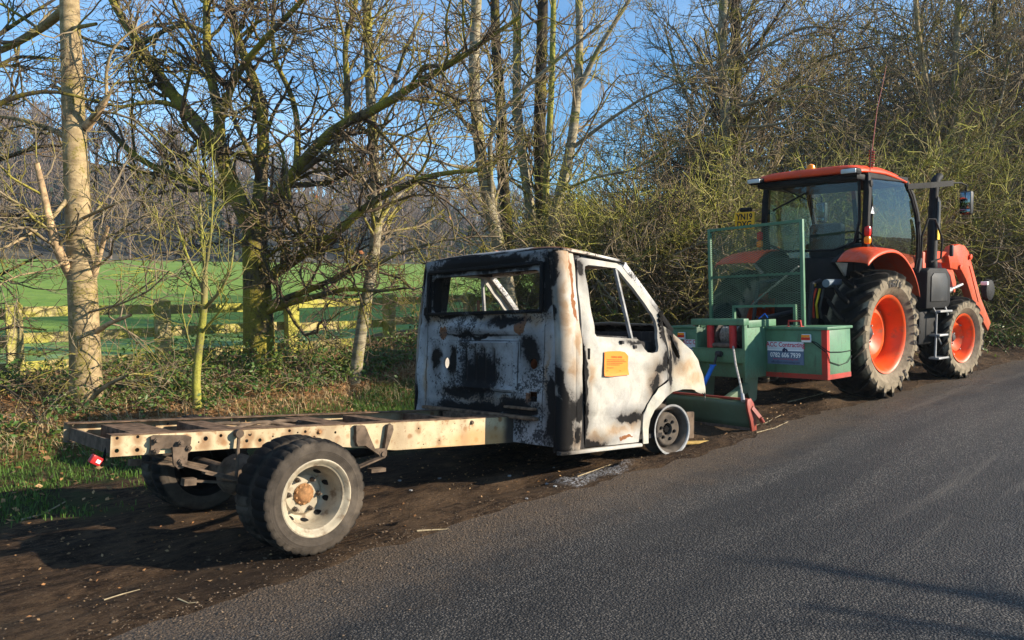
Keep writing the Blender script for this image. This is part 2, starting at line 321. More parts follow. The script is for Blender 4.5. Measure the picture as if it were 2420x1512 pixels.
# ================================================================ burnt-out truck
def burnt(name, base, blacks=(), tans=(), rusts=(), whites=(), speck=.0, spscale=55, grey=.5, rough=.62, run=.35, lines=()):
    m = NM(name); co = m.obj(); wc = m.warp(m.warp(co, 2.6, .11), 11, .045)
    lf = m.noise(2.2, 6, .62, co=co); mf = m.noise(9, 7, .68, co=wc); hf = m.noise(spscale, 5, .7, co=co)
    c = m.mix(m.ramp(mf, .38, .66), base, tuple(b*.78 for b in base))                          # smoky patches in the paint
    c = m.mix(m.math('MULTIPLY', m.ramp(lf, .5, .68), grey), c, (.34, .335, .35))
    st = m.noise(7, 6, .7, co=m.scale(co, (3.2, 3.2, .55)))                                    # runs downwards
    c = m.mix(m.math('MULTIPLY', m.ramp(st, .55, .68), run), c, (.17, .14, .12))
    if tans:
        k = m.blobs(wc, tans, 1.5); c = m.mix(m.math('MULTIPLY', k, .5), c, (.36, .225, .10))
        c = m.mix(m.ramp(m.math('MULTIPLY', k, m.math('ADD', mf, .3)), .55, .95, 0, .55), c, (.27, .145, .06))
    if rusts:
        k = m.blobs(wc, rusts, .6); c = m.mix(m.ramp(m.math('ADD', k, m.math('MULTIPLY', m.math('SUBTRACT', hf, .5), 1.2)), .45, .7), c, (.21, .085, .035))
    kb = m.blobs(wc, blacks, 1.7) if blacks else 0.0
    if blacks: c = m.mix(m.math('MULTIPLY', m.blobs(m.warp(co, 2.0, .06), [(*b_[:3], *(r*1.35+.02 for r in b_[3:])) for b_ in blacks], 1.9), .68), c, (.05, .044, .041))
    frc = m.noise(5.5, 12, .78, co=m.scale(wc, (1, 1, .8)))
    e = m.math('ADD', m.math('MULTIPLY', kb, .72), m.math('ADD', m.math('MULTIPLY', m.math('SUBTRACT', frc, .5), 1.25), m.math('MULTIPLY', m.math('SUBTRACT', hf, .5), .35)))
    c = m.mix(m.ramp(e, .14, .44, 0, .5), c, (.07, .06, .054)); k = m.ramp(e, .36, .52); c = m.mix(m.math('MULTIPLY', k, .97), c, (.006, .0055, .0055))
    if speck:
        e = m.math('ADD', hf, m.math('MULTIPLY', m.math('SUBTRACT', lf, .5), .9)); e = m.math('ADD', e, m.math('MULTIPLY', m.math('SUBTRACT', mf, .5), .6))
        c = m.mix(m.math('MULTIPLY', m.ramp(e, .60-.08*speck, .66-.08*speck), .85), c, (.010, .010, .011))
    if whites:
        k = m.blobs(wc, whites, .5); c = m.mix(m.ramp(m.math('ADD', k, m.math('MULTIPLY', m.math('SUBTRACT', mf, .5), 1.6)), .5, .6), c, (.55, .54, .53))
    rg = m.math('ADD', m.math('MULTIPLY', mf, .35), rough-.2, clamp=True)
    b1 = m.bump(mf, .35, .012); b2 = m.bump(hf, .25, .003, b1)
    if lines:
        c = m.mix(m.math('MULTIPLY', m.blobs(m.warp(co, 6, .006), lines, .9), .8), c, (.012, .011, .011))
    return m.fin(c, rg, 0, b2, .06)
Y9 = 9.0
M_door = burnt('scorched white door paint', (.42, .395, .345),
    blacks=[(3.44,0,1.45,.06,Y9,.16),(3.45,0,1.16,.06,Y9,.12),(2.36,0,.62,.05,Y9,.25),(2.45,0,.47,.2,Y9,.05),(3.0,0,.66,.22,Y9,.05),(2.32,0,1.0,.03,Y9,.3),(3.36,0,1.08,.10,Y9,.06),(2.37,0,1.9,.05,Y9,.08),(3.1,0,1.32,.2,Y9,.025),(3.3,0,.92,.07,Y9,.13)],
    tans=[(2.52,0,.53,.16,Y9,.06),(2.8,0,.56,.22,Y9,.05),(3.02,0,.61,.10,Y9,.07),(3.29,0,.95,.10,Y9,.22),(2.41,0,1.02,.05,Y9,.12)], rusts=[(2.5,0,.485,.1,Y9,.03),(2.9,0,.47,.12,Y9,.02)], grey=.35, run=.15)
M_corner = burnt('scorched white corner pillar paint', (.43, .40, .35),
    blacks=[(2.12,0,.62,.14,Y9,.32),(2.25,0,.78,.09,Y9,.14),(2.06,0,.95,.04,Y9,.22),(2.07,0,1.75,.025,Y9,.3),(2.26,0,.55,.05,Y9,.10)],
    tans=[(2.17,0,1.96,.14,Y9,.16),(2.18,0,1.10,.07,Y9,.11),(2.25,0,1.3,.05,Y9,.15),(2.14,0,1.55,.04,Y9,.4),(2.25,0,.5,.12,Y9,.1)],
    rusts=[(2.245,0,1.75,.028,Y9,.30)], grey=.35, run=.25)
M_rear = burnt('soot speckled rear cab panel', (.36, .355, .355),
    blacks=[(2.1,.2,1.08,1,.035,.17),(2.1,.08,1.07,1,.04,.18),(2.1,-.04,1.08,1,.035,.17),(2.1,.0,1.0,1,.28,.22),(2.1,.38,1.1,1,.06,.17),(2.1,.60,1.12,1,.06,.14),(2.1,.0,.70,1,.7,.06),(2.1,-.5,.74,1,.3,.07),(2.1,-.62,1.2,1,.12,.16),(2.1,-.3,1.46,1,.25,.04),(2.1,0,1.99,1,.8,.05),(2.1,.1,1.36,1,.4,.02),(2.1,-.87,.75,1,.09,.3),(2.1,.75,1.7,1,.06,.3),(2.1,.25,.84,1,.3,.05),(2.1,0,1.93,1,.8,.06),(2.1,-.78,1.75,1,.05,.25),(2.1,.3,1.52,1,.4,.02)],
    tans=[(2.1,-.6,1.47,1,.22,.06),(2.1,.62,1.48,1,.16,.05),(2.1,.1,.80,1,.4,.03),(2.1,-.79,1.05,1,.03,.3),(2.1,.76,.9,1,.03,.25),(2.1,-.2,.77,1,.5,.03),(2.1,-.1,1.50,1,.3,.02)],
    rusts=[(2.1,.50,1.37,1,.05,.07),(2.1,-.51,1.40,1,.05,.07),(2.1,-.1,.72,1,.5,.02),(2.1,-.58,.83,1,.03,.04),(2.1,.35,.85,1,.03,.03)], speck=.6, spscale=48, grey=.25, run=.3, lines=[(2.05,-.08,1.292,1,.40,.006),(2.05,-.10,.862,1,.42,.006),(2.05,-.478,1.08,1,.006,.21),(2.05,.318,1.08,1,.006,.20),(2.05,-.03,1.34,1,.48,.008),(2.05,-.495,1.25,1,.006,.10),(2.05,.757,1.0,1,.006,.55),(2.05,-.757,1.0,1,.006,.55)] + [(2.05,yr,1.085,1,.02,.145) for yr in (.21,.085,-.04,-.165)])
M_wing = burnt('scorched wing paint', (.42, .395, .325),
    blacks=[(3.56,0,1.42,.08,Y9,.1),(3.52,0,1.1,.04,Y9,.2),(4.2,0,.82,.3,Y9,.02),(3.62,0,1.25,.07,Y9,.12)],
    tans=[(3.75,0,1.1,.2,Y9,.1),(3.95,0,.98,.25,Y9,.08),(3.6,0,1.33,.12,Y9,.12)], grey=.35, run=.2)
M_roof = burnt('sooty roof paint', (.62, .60, .57), blacks=[(2.1,0,2.05,.05,Y9,.3),(2.95,0,2.0,.08,Y9,.2)], tans=[(2.3,-.8,2.05,.3,.2,.1)], rusts=[(2.2,-.7,2.1,.2,.2,.1)], speck=.5)
M_frameburn = burnt('charred window frame', (.42, .40, .39), blacks=[(2.1,0,1.75,.2,Y9,.4)], speck=.8, grey=.5, run=.5)
M_pillar = burnt('charred windscreen pillar', (.55, .53, .50), blacks=[(3.5,0,1.48,.2,Y9,.2)], speck=.5)
M_char = burnt('charred black interior', (.035, .032, .03), rusts=[(2.6,.2,1.5,.3,.5,.2)], speck=.4, rough=.85)
M_rustseat = simple('fire-rusted seat frame', (.26, .10, .045), .85, var=.5, scale=12, dirt=.7, dirtcol=(.08, .05, .04))
HOLES = [(-.968,.675,.009),(-.861,.676,.009),(-.967,.606,.012),(-.861,.603,.012),(-.479,.643,.014),(-.387,.655,.010),(-.203,.652,.012),(-.222,.613,.011),(-.136,.612,.012),(.062,.66,.010),(.174,.648,.010),(.24,.606,.011),(1.3,.52,.006),(1.1,.62,.007),(.40,.63,.009),(-.05,.63,.006),(.02,.62,.006),(.12,.645,.006),(-.33,.60,.005),(-.52,.625,.005),(1.45,.64,.005),(1.15,.50,.005)]
def rail_mat():
    m = NM('rust spotted cream chassis paint'); co = m.obj(); wc = m.warp(co, 9, .02)
    mf = m.noise(6, 6, .6, co=wc); hf = m.noise(34, 5, .6, co=co)
    c = m.mix(m.ramp(mf, .35, .7), (.50, .405, .25), (.37, .285, .165))
    v = m.n('TexVoronoi', {'Vector': m.warp(co, 20, .012), 'Scale': 13.0}, out=0); sp = m.ramp(v, .42, .16)      # rust spots
    gate = m.ramp(m.noise(5, 3, co=co), .44, .56)
    c = m.mix(m.math('MULTIPLY', m.math('MULTIPLY', sp, gate), .85), c, (.24, .105, .035))
    c = m.mix(m.ramp(hf, .58, .68, 0, .75), c, (.24, .125, .055)); c = m.mix(m.ramp(m.noise(90, 6, .75, co=co), .60, .68, 0, .7), c, (.10, .055, .03))
    kh = m.blobs(m.warp(co, 24, .012), [(a_, 0, b_-.012, .017+r_*1.2, Y9, .026+r_*1.2) for a_, b_, r_ in HOLES[:14]] + [(-.486,0,.605,.04,Y9,.03),(.277,0,.64,.03,Y9,.03)], 1.2); c = m.mix(m.math('MULTIPLY', kh, .75), c, (.20, .095, .035))
    c = m.mix(m.math('MULTIPLY', m.blobs(wc, [(1.72,0,.5,.32,Y9,.09),(1.4,0,.45,.5,Y9,.03)], .9), .75), c, (.44, .24, .09))  # scorch near the cab
    c = m.mix(m.math('MULTIPLY', m.ramp(m.sep(wc, 0), 1.93, 2.02), .95), c, (.03, .028, .028))
    c = m.mix(m.ramp(m.noise(3, 5, co=m.scale(co, (1, 1, .3))), .46, .70, 0, .6), c, (.19, .125, .075))
    return m.fin(c, .6, 0, m.bump(hf, .25, .003), .2)
M_rail = rail_mat()
M_flange = simple('rusty dirty chassis top', (.13, .082, .052), .95, var=.5, scale=18, dirt=.85, dirtcol=(.030, .022, .017), dscale=8, bump=.5, spec=.1)
M_chas = simple('grimy grey-brown chassis steel', (.11, .078, .054), .85, var=.45, scale=14, dirt=.85, dirtcol=(.022, .017, .014), dscale=7, bump=.4, spec=.15)
M_rust = simple('orange rust', (.25, .125, .05), .85, var=.4, scale=30, dirt=.6, dirtcol=(.14, .06, .03), dscale=14, bump=.4)
M_dark = simple('black grime and shade', (.006, .0055, .005), .9, var=.4, spec=.1)
M_hole = simple('dark hole', (.004, .004, .004), .9, var=.2)
M_redlamp = simple('red lamp plastic', (.34, .02, .02), .3, var=.2)
M_silver = simple('dirty silver wheel paint', (.32, .27, .19), .55, metal=.0, var=.25, scale=8, dirt=.9, dirtcol=(.12, .075, .04), dscale=11, dpow=(.48, .70))
M_rimash = simple('fire-whitened wheel rim', (.27, .265, .255), .8, metal=0, var=.3, scale=18, dirt=.8, dirtcol=(.10, .09, .085), dscale=9)
M_discburn = simple('baked grey-brown wheel disc', (.075, .060, .046), .85, metal=.0, var=.35, scale=12, dirt=.7, dirtcol=(.11, .08, .055), dscale=10)
def tyre_mat(name, side, tread, dust, axis_r):
    """dusty sidewall, black tread; mask by distance from the wheel axis (object Y)"""
    m = NM(name); co = m.obj(); xz = m.vm('MULTIPLY', co, (1, 0, 1)); r = m.vlen(xz)
    nz = m.noise(14, 6, .65); hf = m.noise(70, 4)
    c = m.mix(m.ramp(nz, .35, .7), side, tuple(s_*.6 for s_ in side))
    c = m.mix(m.ramp(m.math('ADD', r, m.math('MULTIPLY', m.math('SUBTRACT', nz, .5), .02)), axis_r-.012, axis_r+.012), c, tread)
    c = m.mix(m.ramp(m.noise(5, 6, .6), .48, .7, 0, dust), c, (.17, .135, .10))
    rg = m.n('TexWave', {'Vector': m.n('CombineXYZ', (r, 0, 0)), 'Scale': 28.0, 'Distortion': .6, 'Detail': 2.0}, wave_type='BANDS')
    return m.fin(c, .85, 0, m.bump(hf, .3, .003, m.bump(rg, .07, .003)), .10)
M_vtyre = tyre_mat('dusty van tyre rubber', (.062, .050, .039), (.010, .009, .008), .40, .318)

TR = thing('burnt_out_truck', 'burnt-out white chassis-cab truck stripped to its rails, standing on the muddy verge', 'truck', (2.22, 4.88, -.055), (radians(-3.2), radians(5.0), 0))
def Wc(z): t = max(0, (z-1.12)/.92); return .978 - .118*t**1.35 - .012*max(0, (.62-z)/.25)**2
def gx(x): return .40*max(0, x-3.8)**2
def side_f(sg, off=0.0): return lambda x, z: (x, sg*(Wc(z) - gx(x) - off), z)
def dent(x, z): return .006*sin(9*x+4*z)*sin(7*z-3*x) + .004*sin(23*x+1.7)*sin(19*z)
def side_d(sg, off=0.0, k=1.0): return lambda x, z: (x, sg*(Wc(z) - gx(x) - off + k*dent(x, z)), z)
# --- rails
def rail_bot(x): return float(np.interp(x, [-1.0, -.3, .1, .45, .9, 2.3], [.574, .572, .556, .530, .475, .450]))
def rail_top(x): return float(np.interp(x, [-1.0, 2.3], [.688, .664]))
holes = HOLES
xs = [-1.0, -.7, -.3, -.1, .1, .3, .45, .6, .75, .9, 1.3, 1.7, 2.25]
for sg, tg in ((-1, 'right'), (1, 'left')):
    x0 = -1.0 if sg < 0 else -1.02
    out = [(x0 if x == -1.0 else x, rail_bot(x)) for x in xs] + [(x0 if x == -1.0 else x, rail_top(x)) for x in xs[::-1]]
    r = mobj('chassis_rail', panel_mesh('chassis_rail', out, [circ(a, b, c, 10) for a, b, c in holes], lambda x, z: (x, sg*(.43 + .002*sin(8*x)), z), .006, .3), M_rail, TR)
    b = MB()
    for xa, xb in zip(xs[:-1], xs[1:]):
        xa_ = x0 if xa == -1.0 else xa
        for za, zb, h in ((rail_top(xa), rail_top(xb), .005),):
            V = [(xa_, sg*.434, za+.001), (xb, sg*.434, zb+.001), (xb, sg*.345, zb+.001), (xa_, sg*.345, za+.001)]
            V += [(x, y, z+h) for x, y, z in V]; b.add(V, [(0,1,2,3),(4,7,6,5),(0,4,5,1),(1,5,6,2),(2,6,7,3),(3,7,4,0)])
    b.build('top_flange', M_flange, r)
    b = MB()
    for xa, xb in zip(xs[:-1], xs[1:]):
        xa_ = x0 if xa == -1.0 else xa
        V = [(xa_, sg*.428, rail_bot(xa)), (xb, sg*.428, rail_bot(xb)), (xb, sg*.36, rail_bot(xb)), (xa_, sg*.36, rail_bot(xa))]
        V += [(x, y, z+.005) for x, y, z in V]; b.add(V, [(0,1,2,3),(4,7,6,5),(0,4,5,1),(1,5,6,2),(2,6,7,3),(3,7,4,0)])
    b.build('bottom_flange', M_chas, r)
    for hx, hz in ((-.64,.633),(-.594,.60),(-.775,.66),(-.29,.66),(.277,.642),(.56,.655),(.57,.54),(.835,.655),(1.62,.64)):
        MB().lathe([(0,.0),(0,.017),(.006,.017),(.009,.012),(.016,.012),(.016,0)], 6 if hx < .5 else 8, Matrix.Translation((hx, -.432 if sg < 0 else .448, hz))).build('bolt', M_rust if hx in (.277,) else M_chas, r)
for a, b_, d in ((-.83,-.60,.09),(-.36,-.19,.10),(.43,.62,.10),(.93,1.05,.16),(1.52,1.62,.16),(1.95,2.06,.16)):
    z = rail_top((a+b_)/2) - .008
    MB().box(a, b_, -.346, .346, z-.006, z).box(a, a+.006, -.34, .34, z-d, z-.006).box(b_-.006, b_, -.34, .34, z-d, z-.006).build('cross_member', M_flange, TR)
MB().box(-.99, -.975, -.42, .42, .585, .66).build('end_plate', M_chas, TR)
# hoses lying between the rails
for k in range(3):
    pts = [(-.25+.09*i, .16-.02*k+.035*sin(i*1.1+k), .645+.02*sin(i*.9+2*k)) for i in range(9)]
    MB().tube(pts, .013, 7).build('hose', M_chas, TR)
# --- springs, hangers, axle
for sg in (-1, 1):
    y = sg*.455
    f = lambda u, v, d: (u, d, v)
    MB().prism([(-.80,.675),(-.78,.682),(-.60,.672),(-.572,.66),(-.575,.62),(-.585,.60),(-.575,.575),(-.60,.56),(-.64,.565),(-.66,.60),(-.74,.605),(-.77,.575),(-.80,.58),(-.795,.62)], y-sg*.02, y, f).build('hanger_plate', M_chas, TR)
    MB().prism([(-.685,.61),(-.595,.61),(-.60,.51),(-.62,.487),(-.65,.487),(-.675,.51)], y+sg*.001, y+sg*.02, f, None).build('shackle', M_chas, TR)
    for bx, bz in ((-.641,.633),(-.595,.60),(-.637,.527),(-.775,.655),(-.775,.595)):
        MB().lathe([(0,0),(0,.017),(.012,.017),(.012,.010),(.02,.010),(.02,0)], 6, Matrix.Translation((bx, y+sg*.02, bz)) @ (Matrix.Rotation(0 if sg < 0 else pi, 4, 'Z'))).build('hanger_bolt', M_chas, TR)
    b = MB().prism([(.54,.672),(.61,.668),(.70,.50),(.78,.50),(.80,.64),(.805,.665),(.845,.66),(.85,.625),(.80,.49),(.80,.45),(.775,.43),(.745,.435),(.73,.46),(.62,.53),(.56,.53),(.545,.56)], y-sg*.02, y+sg*.012, f); b.build('spring_hanger', M_chas, TR)
    MB().lathe([(-.05,0),(-.05,.032),(.015,.032),(.015,.018),(.028,.018),(.028,0)], 12, Matrix.Translation((.765, y, .462)) @ Matrix.Rotation(0 if sg < 0 else pi, 4, 'Z')).build('spring_eye', M_chas, TR)
    leaf = [(.765,.445),(.55,.385),(.3,.345),(-.04,.325),(-.3,.40),(-.5,.462),(-.637,.51)]
    for k, (i0, i1) in enumerate(((0, 7), (1, 6), (2, 5))):
        MB().bar([(x, sg*.47, z-.013*k) for x, z in leaf[i0:i1]], .055, .011).build('leaf_spring', M_chas, TR)
    MB().bar([(-.60, sg*.46, .405), (-.54, sg*.46, .403), (-.28, sg*.46, .365)], .035, .012).bar([(-.615, sg*.46, .405), (-.545, sg*.46, .403)], .055, .04).build('helper_bar', M_chas, TR)
    MB().tube([(-.29, sg*.465, .665), (-.297, sg*.47, .52), (-.305, sg*.48, .40)], [.011, .011, .011], 8).lathe([(-.02,0),(-.02,.026),(.02,.026),(.02,0)], 10, Matrix.Translation((-.29, sg*.46, .665))).build('damper_rod', M_chas, TR)
MB().tube([(-.04, -.8, .325), (-.04, .8, .325)], .045, 12).lathe([(-.14,0),(-.13,.08),(-.05,.14),(.05,.14),(.13,.08),(.14,0)], 14, Matrix.Translation((-.04, .05, .325))).build('rear_axle', M_chas, TR)
MB().tube([(.05, .05, .33), (1.0, 0, .42), (2.0, 0, .5)], .035, 10).build('propeller_shaft', M_dark, TR)
MB().box(.68, .80, -.46, -.40, .335, .362).build('exhaust_bracket', M_chas, TR)
MB().tube([(-.98, -.30, .62), (-1.02, -.36, .52), (-1.05, -.40, .56)], .008, 6).build('dangling_cable', M_dark, TR)
o = MB().box(-.032, .032, -.016, .016, -.024, .024, c=.007).build('broken_tail_lamp', M_redlamp, TR); o.location = (-1.075, -.44, .565); o.rotation_euler = (.2, .5, .3)
MB().box(-.004, .02, -.019, -.0165, -.009, .009).build('reflector', simple('white reflector', (.75, .75, .75), .3), o)
# --- rear wheels (deep-dish duals)
def van_wheel():
    R = .342; prof = [(-.085,.225),(-.09,.26),(-.088,.30),(-.075,.328),(-.05,.339),(0,.342),(.05,.339),(.075,.328),(.088,.30),(.09,.26),(.085,.225)]
    prof = prof[:2] + [(-.0935,.272),(-.0895,.284)] + prof[2:-2] + [(.0895,.284),(.0935,.272)] + prof[-2:]
    n = 132; V = []; F = []; k = len(prof)
    for i, (a, r) in enumerate(prof):
        for j in range(n):
            t = 2*pi*j/n; rr = r
            q = i-2
            if 2 <= q <= 8:
                blk = (j % 4) < 1; rr -= (.011 if q in (3, 7) else .006 if q in (4, 6) else .003 if q in (2, 8) else .007) * (1 if blk else 0)
                if q in (4, 6): rr -= .0045
            V.append((rr*cos(t), -a, rr*sin(t)))
    for i in range(k-1):
        for j in range(n): F.append((i*n+j, i*n+(j+1)%n, (i+1)*n+(j+1)%n, (i+1)*n+j))
    rim = MB().lathe([(-.085,.205),(-.083,.226),(-.07,.216),(-.05,.19),(.03,.18),(.055,.188),(.062,.205),(.075,.212),(.08,.224),(.086,.226),(.088,.219),(.083,.208),(.066,.198),(.06,.184),(.03,.174),(-.03,.168),(-.07,.158),(-.088,.142),(-.094,.128),(-.087,.119),(-.080,.112),(-.078,.075),(-.078,.02)], 48).mesh('wheel_rim', 40)
    rim.materials.append(M_silver)
    ty = MB(); ty.v = V; ty.f = F; ty = ty.mesh('tyre', 25); ty.materials.append(M_vtyre)
    hub = MB().lathe([(-.036,.0),(-.036,.064),(-.028,.064),(-.022,.058),(-.012,.047),(-.004,.040),(.0,.034),(.002,.0)], 28).mesh('hub', 35); hub.materials.append(M_rust)
    nut = MB().lathe([(0,0),(0,.017),(.006,.017),(.010,.013),(.022,.013),(.026,.008),(.040,.007),(.040,0)], 6).mesh('wheel_nut', 30); nut.materials.append(M_discburn)
    hb = MB().lathe([(0,0),(0,.008),(.008,.008),(.009,0)], 6).mesh('hub_bolt', 30); hb.materials.append(M_rust)
    hole = MB().disc(0, .021, 14).mesh('vent_hole', 0); hole.materials.append(M_hole)
    return rim, ty, hub, nut, hb, hole
wr, wty, whub, wnut, whb, whole = van_wheel()
wrd = wr.copy(); wrd.materials.clear(); wrd.materials.append(M_dark)  # inner rims blackened: the shade under the truck is put into their colour
def place_wheel(y, flip, detail):
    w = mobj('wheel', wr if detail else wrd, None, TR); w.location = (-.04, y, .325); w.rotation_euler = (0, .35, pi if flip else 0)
    mobj('tyre', wty, None, w)
    if detail:
        mobj('hub', whub, None, w).location = (0, .044, 0)
        for i in range(6):
            a = 2*pi*i/6+.3; o = mobj('wheel_nut', wnut, None, w); o.location = (.098*cos(a), .078, .098*sin(a))
        for i in range(10):
            a = 2*pi*i/10; o = mobj('hub_bolt', whb, None, w); o.location = (.053*cos(a), .067, .053*sin(a))
        for i in range(10):
            a = 2*pi*i/10+.1; o = mobj('vent_hole', whole, None, w); p = Vector((.155*cos(a), .070, .155*sin(a))); o.location = p
            nrm = Vector((-cos(a)*.8, -.6, -sin(a)*.8)); o.rotation_euler = nrm.to_track_quat('-Y', 'Z').to_euler(); o.scale = (1.25, 1, .8)
            o.location = p + nrm*.003
    return w
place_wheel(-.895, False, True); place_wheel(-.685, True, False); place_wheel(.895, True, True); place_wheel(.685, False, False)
# --- front wheels: bare burnt rims
fr = MB().lathe([(-.085,.226),(-.083,.233),(-.07,.222),(-.05,.196),(.03,.186),(.06,.198),(.075,.212),(.083,.232),(.089,.231),(.086,.217),(.07,.203),(.055,.186),(.03,.176),(-.02,.172)], 48).mesh('burnt_rim', 40); fr.materials.append(M_discburn)
fl_ = MB().lathe([(.076,.2125),(.0835,.2335),(.0905,.2325),(.0875,.216),(.078,.209)], 48, closed=True).mesh('rim_flange', 40); fl_.materials.append(M_rimash)
fd = MB().lathe([(-.02,.173),(-.005,.165),(.02,.152),(.034,.140),(.036,.128),(.030,.112),(.028,.060),(.022,.055),(-.02,.055)], 40).mesh('wheel_disc', 40); fd.materials.append(M_discburn)
fh = MB().disc(-.019, .055, 20).lathe([(-.02,.034),(.012,.032),(.016,.026),(.016,0)], 16).mesh('bearing_hub', 30); fh.materials.append(M_dark)
fn = MB().lathe([(0,0),(0,.016),(.012,.015),(.02,.011),(.02,0)], 10).mesh('wheel_stud', 30); fn.materials.append(M_hole)
for sg in (-1, 1):
    w = mobj('front_wheel', fr, None, TR); w.location = (3.585, sg*.895, .525); w.rotation_euler = (0, .2, radians(-9) + (pi if sg > 0 else 0))
    d = mobj('wheel_disc', fd, None, w); mobj('bearing_hub', fh, None, w); mobj('rim_flange', fl_, None, w)
    for i in range(6):
        a = 2*pi*i/6; o = mobj('wheel_stud', fn, None, w); o.location = (.088*cos(a), -.026, .088*sin(a))
    MB().lathe([(-.03,.13),(.0,.14),(.05,.14),(.05,0)], 24, Matrix.Translation((3.585, sg*.80, .525)) @ Matrix.Rotation(0 if sg > 0 else pi, 4, 'Z')).build('brake_disc', M_discburn, TR)
MB().tube([(3.585, -.8, .52), (3.585, .8, .52)], .04, 10).build('front_axle', M_dark, TR)
# --- cab: rear panel
XR = 2.08; RC = .085
zz = [.46, .6, .8, 1.0, 1.15, 1.3, 1.45, 1.6, 1.75, 1.9, 2.0, 2.035]
out = [(Wc(z)-RC, z) for z in zz] + [(-(Wc(z)-RC), z) for z in zz[::-1]]
def box_in(v, a, b, s=.012): return float(sstep(a-s, a+s, v) * (1 - sstep(b-s, b+s, v)))
def relief(y, z):
    d = 0
    d += .030*box_in(y, -.47, .31)*box_in(z, .87, 1.285) - .022*box_in(y, -.43, .27)*box_in(z, .91, 1.25)
    for yr in (.21, .085, -.04, -.165): d -= .034*box_in(y, yr-.026, yr+.026, .014)*box_in(z, .935, 1.235, .02)
    d += .030*box_in(y, -.50, .46, .02)*box_in(z, 1.345, 1.45, .02) - .012*box_in(z, 1.44, 1.50, .015)
    d -= .016*box_in(abs(y), .745, .765, .008)*box_in(z, .4, 1.52)
    d += .012*box_in(y, -.85, .85)*box_in(z, 1.955, 2.01, .015)
    d += .006*sin(5*y+2)*sin(6*z) + (.012*sin(14*z)*float(sstep(.65, .9, y)) if z < 1.1 else 0)
    return d
hl = [rrect(-.70, .70, 1.545, 1.875, .05), circ(.466, 1.087, .042, 12, .052), circ(-.64, 1.106, .048, 12, .045), [(-.605,.885),(-.61,.80),(-.70,.805),(-.70,.885)]]
rp = mobj('rear_panel', panel_mesh('rear_panel', out, hl, lambda y, z: (XR - relief(y, z), y, z), .02, .03, smooth=50), M_rear, TR)
b = MB()
for (p0, p1) in (((-.73,1.535),(.73,1.535)), ((.735,1.53),(.735,1.93)), ((-.735,1.53),(-.735,1.93)), ((-.73,1.925),(.73,1.925))):
    b.bar([(XR-.015, *p0), (XR-.015, *p1)], .035 if p0[1] != p1[1] else .03, .03, up=(1, 0, 0))
b.build('window_surround', M_frameburn, rp, bevel=.006)
b = MB().box(XR+.025, XR+.12, -.78, -.70, 1.5, 2.0, c=.015).box(XR+.025, XR+.12, .70, .78, 1.5, 2.0, c=.015).box(XR+.025, XR+.11, -.70, .70, 1.88, 2.0, c=.02).box(XR+.022, XR+.07, -.70, .70, 1.47, 1.535, c=.01)
b.build('window_jamb', M_frameburn, rp)
MB().box(XR-.06, XR+.02, -.72, .74, .655, .685, c=.008).box(XR-.045, XR+.02, -.70, -.35, .735, .755, c=.006).build('mounting_rail', M_flange, rp)
# corner pillars (rounded) and door pillars
for sg in (-1, 1):
    V = []; F = []; na = 7
    zc = [.42, .46, .55, .65, .75, .85, .95, 1.05, 1.15, 1.3, 1.45, 1.6, 1.75, 1.9, 2.0, 2.03]
    for z in zc:
        W = Wc(z)
        for j in range(na): a = radians(90*j/(na-1)); V.append((XR + RC - RC*cos(a) - .0, sg*(W - RC + RC*sin(a) + dent(2.1, z)), z))
        for x in (2.19, 2.215, 2.225, 2.235, 2.26, 2.295): V.append((x, sg*(W + dent(x, z) - (.006 if x in (2.225,) else 0) - (.012 if x > 2.23 and z > 1.4 else 0)), z))
    m = na + 6
    for i in range(len(zc)-1):
        for j in range(m-1): F.append((i*m+j, i*m+j+1, (i+1)*m+j+1, (i+1)*m+j))
    b = MB(); b.add(V, F); me = b.mesh('corner_pillar', 50)
    o = mobj('corner_pillar', me, M_corner, TR); md = o.modifiers.new('thickness', 'SOLIDIFY'); md.thickness = .012; md.offset = 0
    MB().bar([(2.33, sg*(Wc(z)-.05), z) for z in (.44, .9, 1.3, 1.6, 1.9, 2.0)], .06, .11, up=(1, 0, 0)).build('door_post', M_char, TR)
    MB().box(2.06, 3.12, sg*.955-.03, sg*.955+.025, .405, .435, c=.008).build('sill', M_corner, TR)
# roof
V = []; F = []; nx, ny = 15, 29
for i in range(nx):
    u = i/(nx-1)
    for j in range(ny):
        v = 2*j/(ny-1)-1; W = .862
        vv = abs(v)**2.2; y = np.sign(v)*W*(1-(1-abs(v))**1.25)
        z = 2.03 + .075*(1-abs(v)**5)*(1-(1-u)**9)*(1-u**5) - .02*u**2
        V.append((XR + .0 + u*(.86 - .0*vv), y, z))
for i in range(nx-1):
    for j in range(ny-1): F.append((i*ny+j, (i+1)*ny+j, (i+1)*ny+j+1, i*ny+j+1))
b = MB(); b.add(V, F); o = mobj('roof', b.mesh('roof', 60), M_roof, TR); md = o.modifiers.new('thickness', 'SOLIDIFY'); md.thickness = .012; md.offset = -1
for sg in (-1, 1): MB().bar([(2.13, sg*.868, 2.035), (2.5, sg*.872, 2.03), (2.88, sg*.872, 2.015), (2.95, sg*.872, 1.995)], .02, .018).build('drip_rail', M_roof, o)
MB().bar([(2.955, -.86, 1.985), (2.985, 0, 2.02), (2.955, .86, 1.985)], .09, .05).build('windscreen_header', M_pillar, TR)
MB().bar([(2.55, -.85, 2.03), (2.55, 0, 2.075), (2.55, .85, 2.03)], .08, .02).build('roof_bow', M_char, TR)
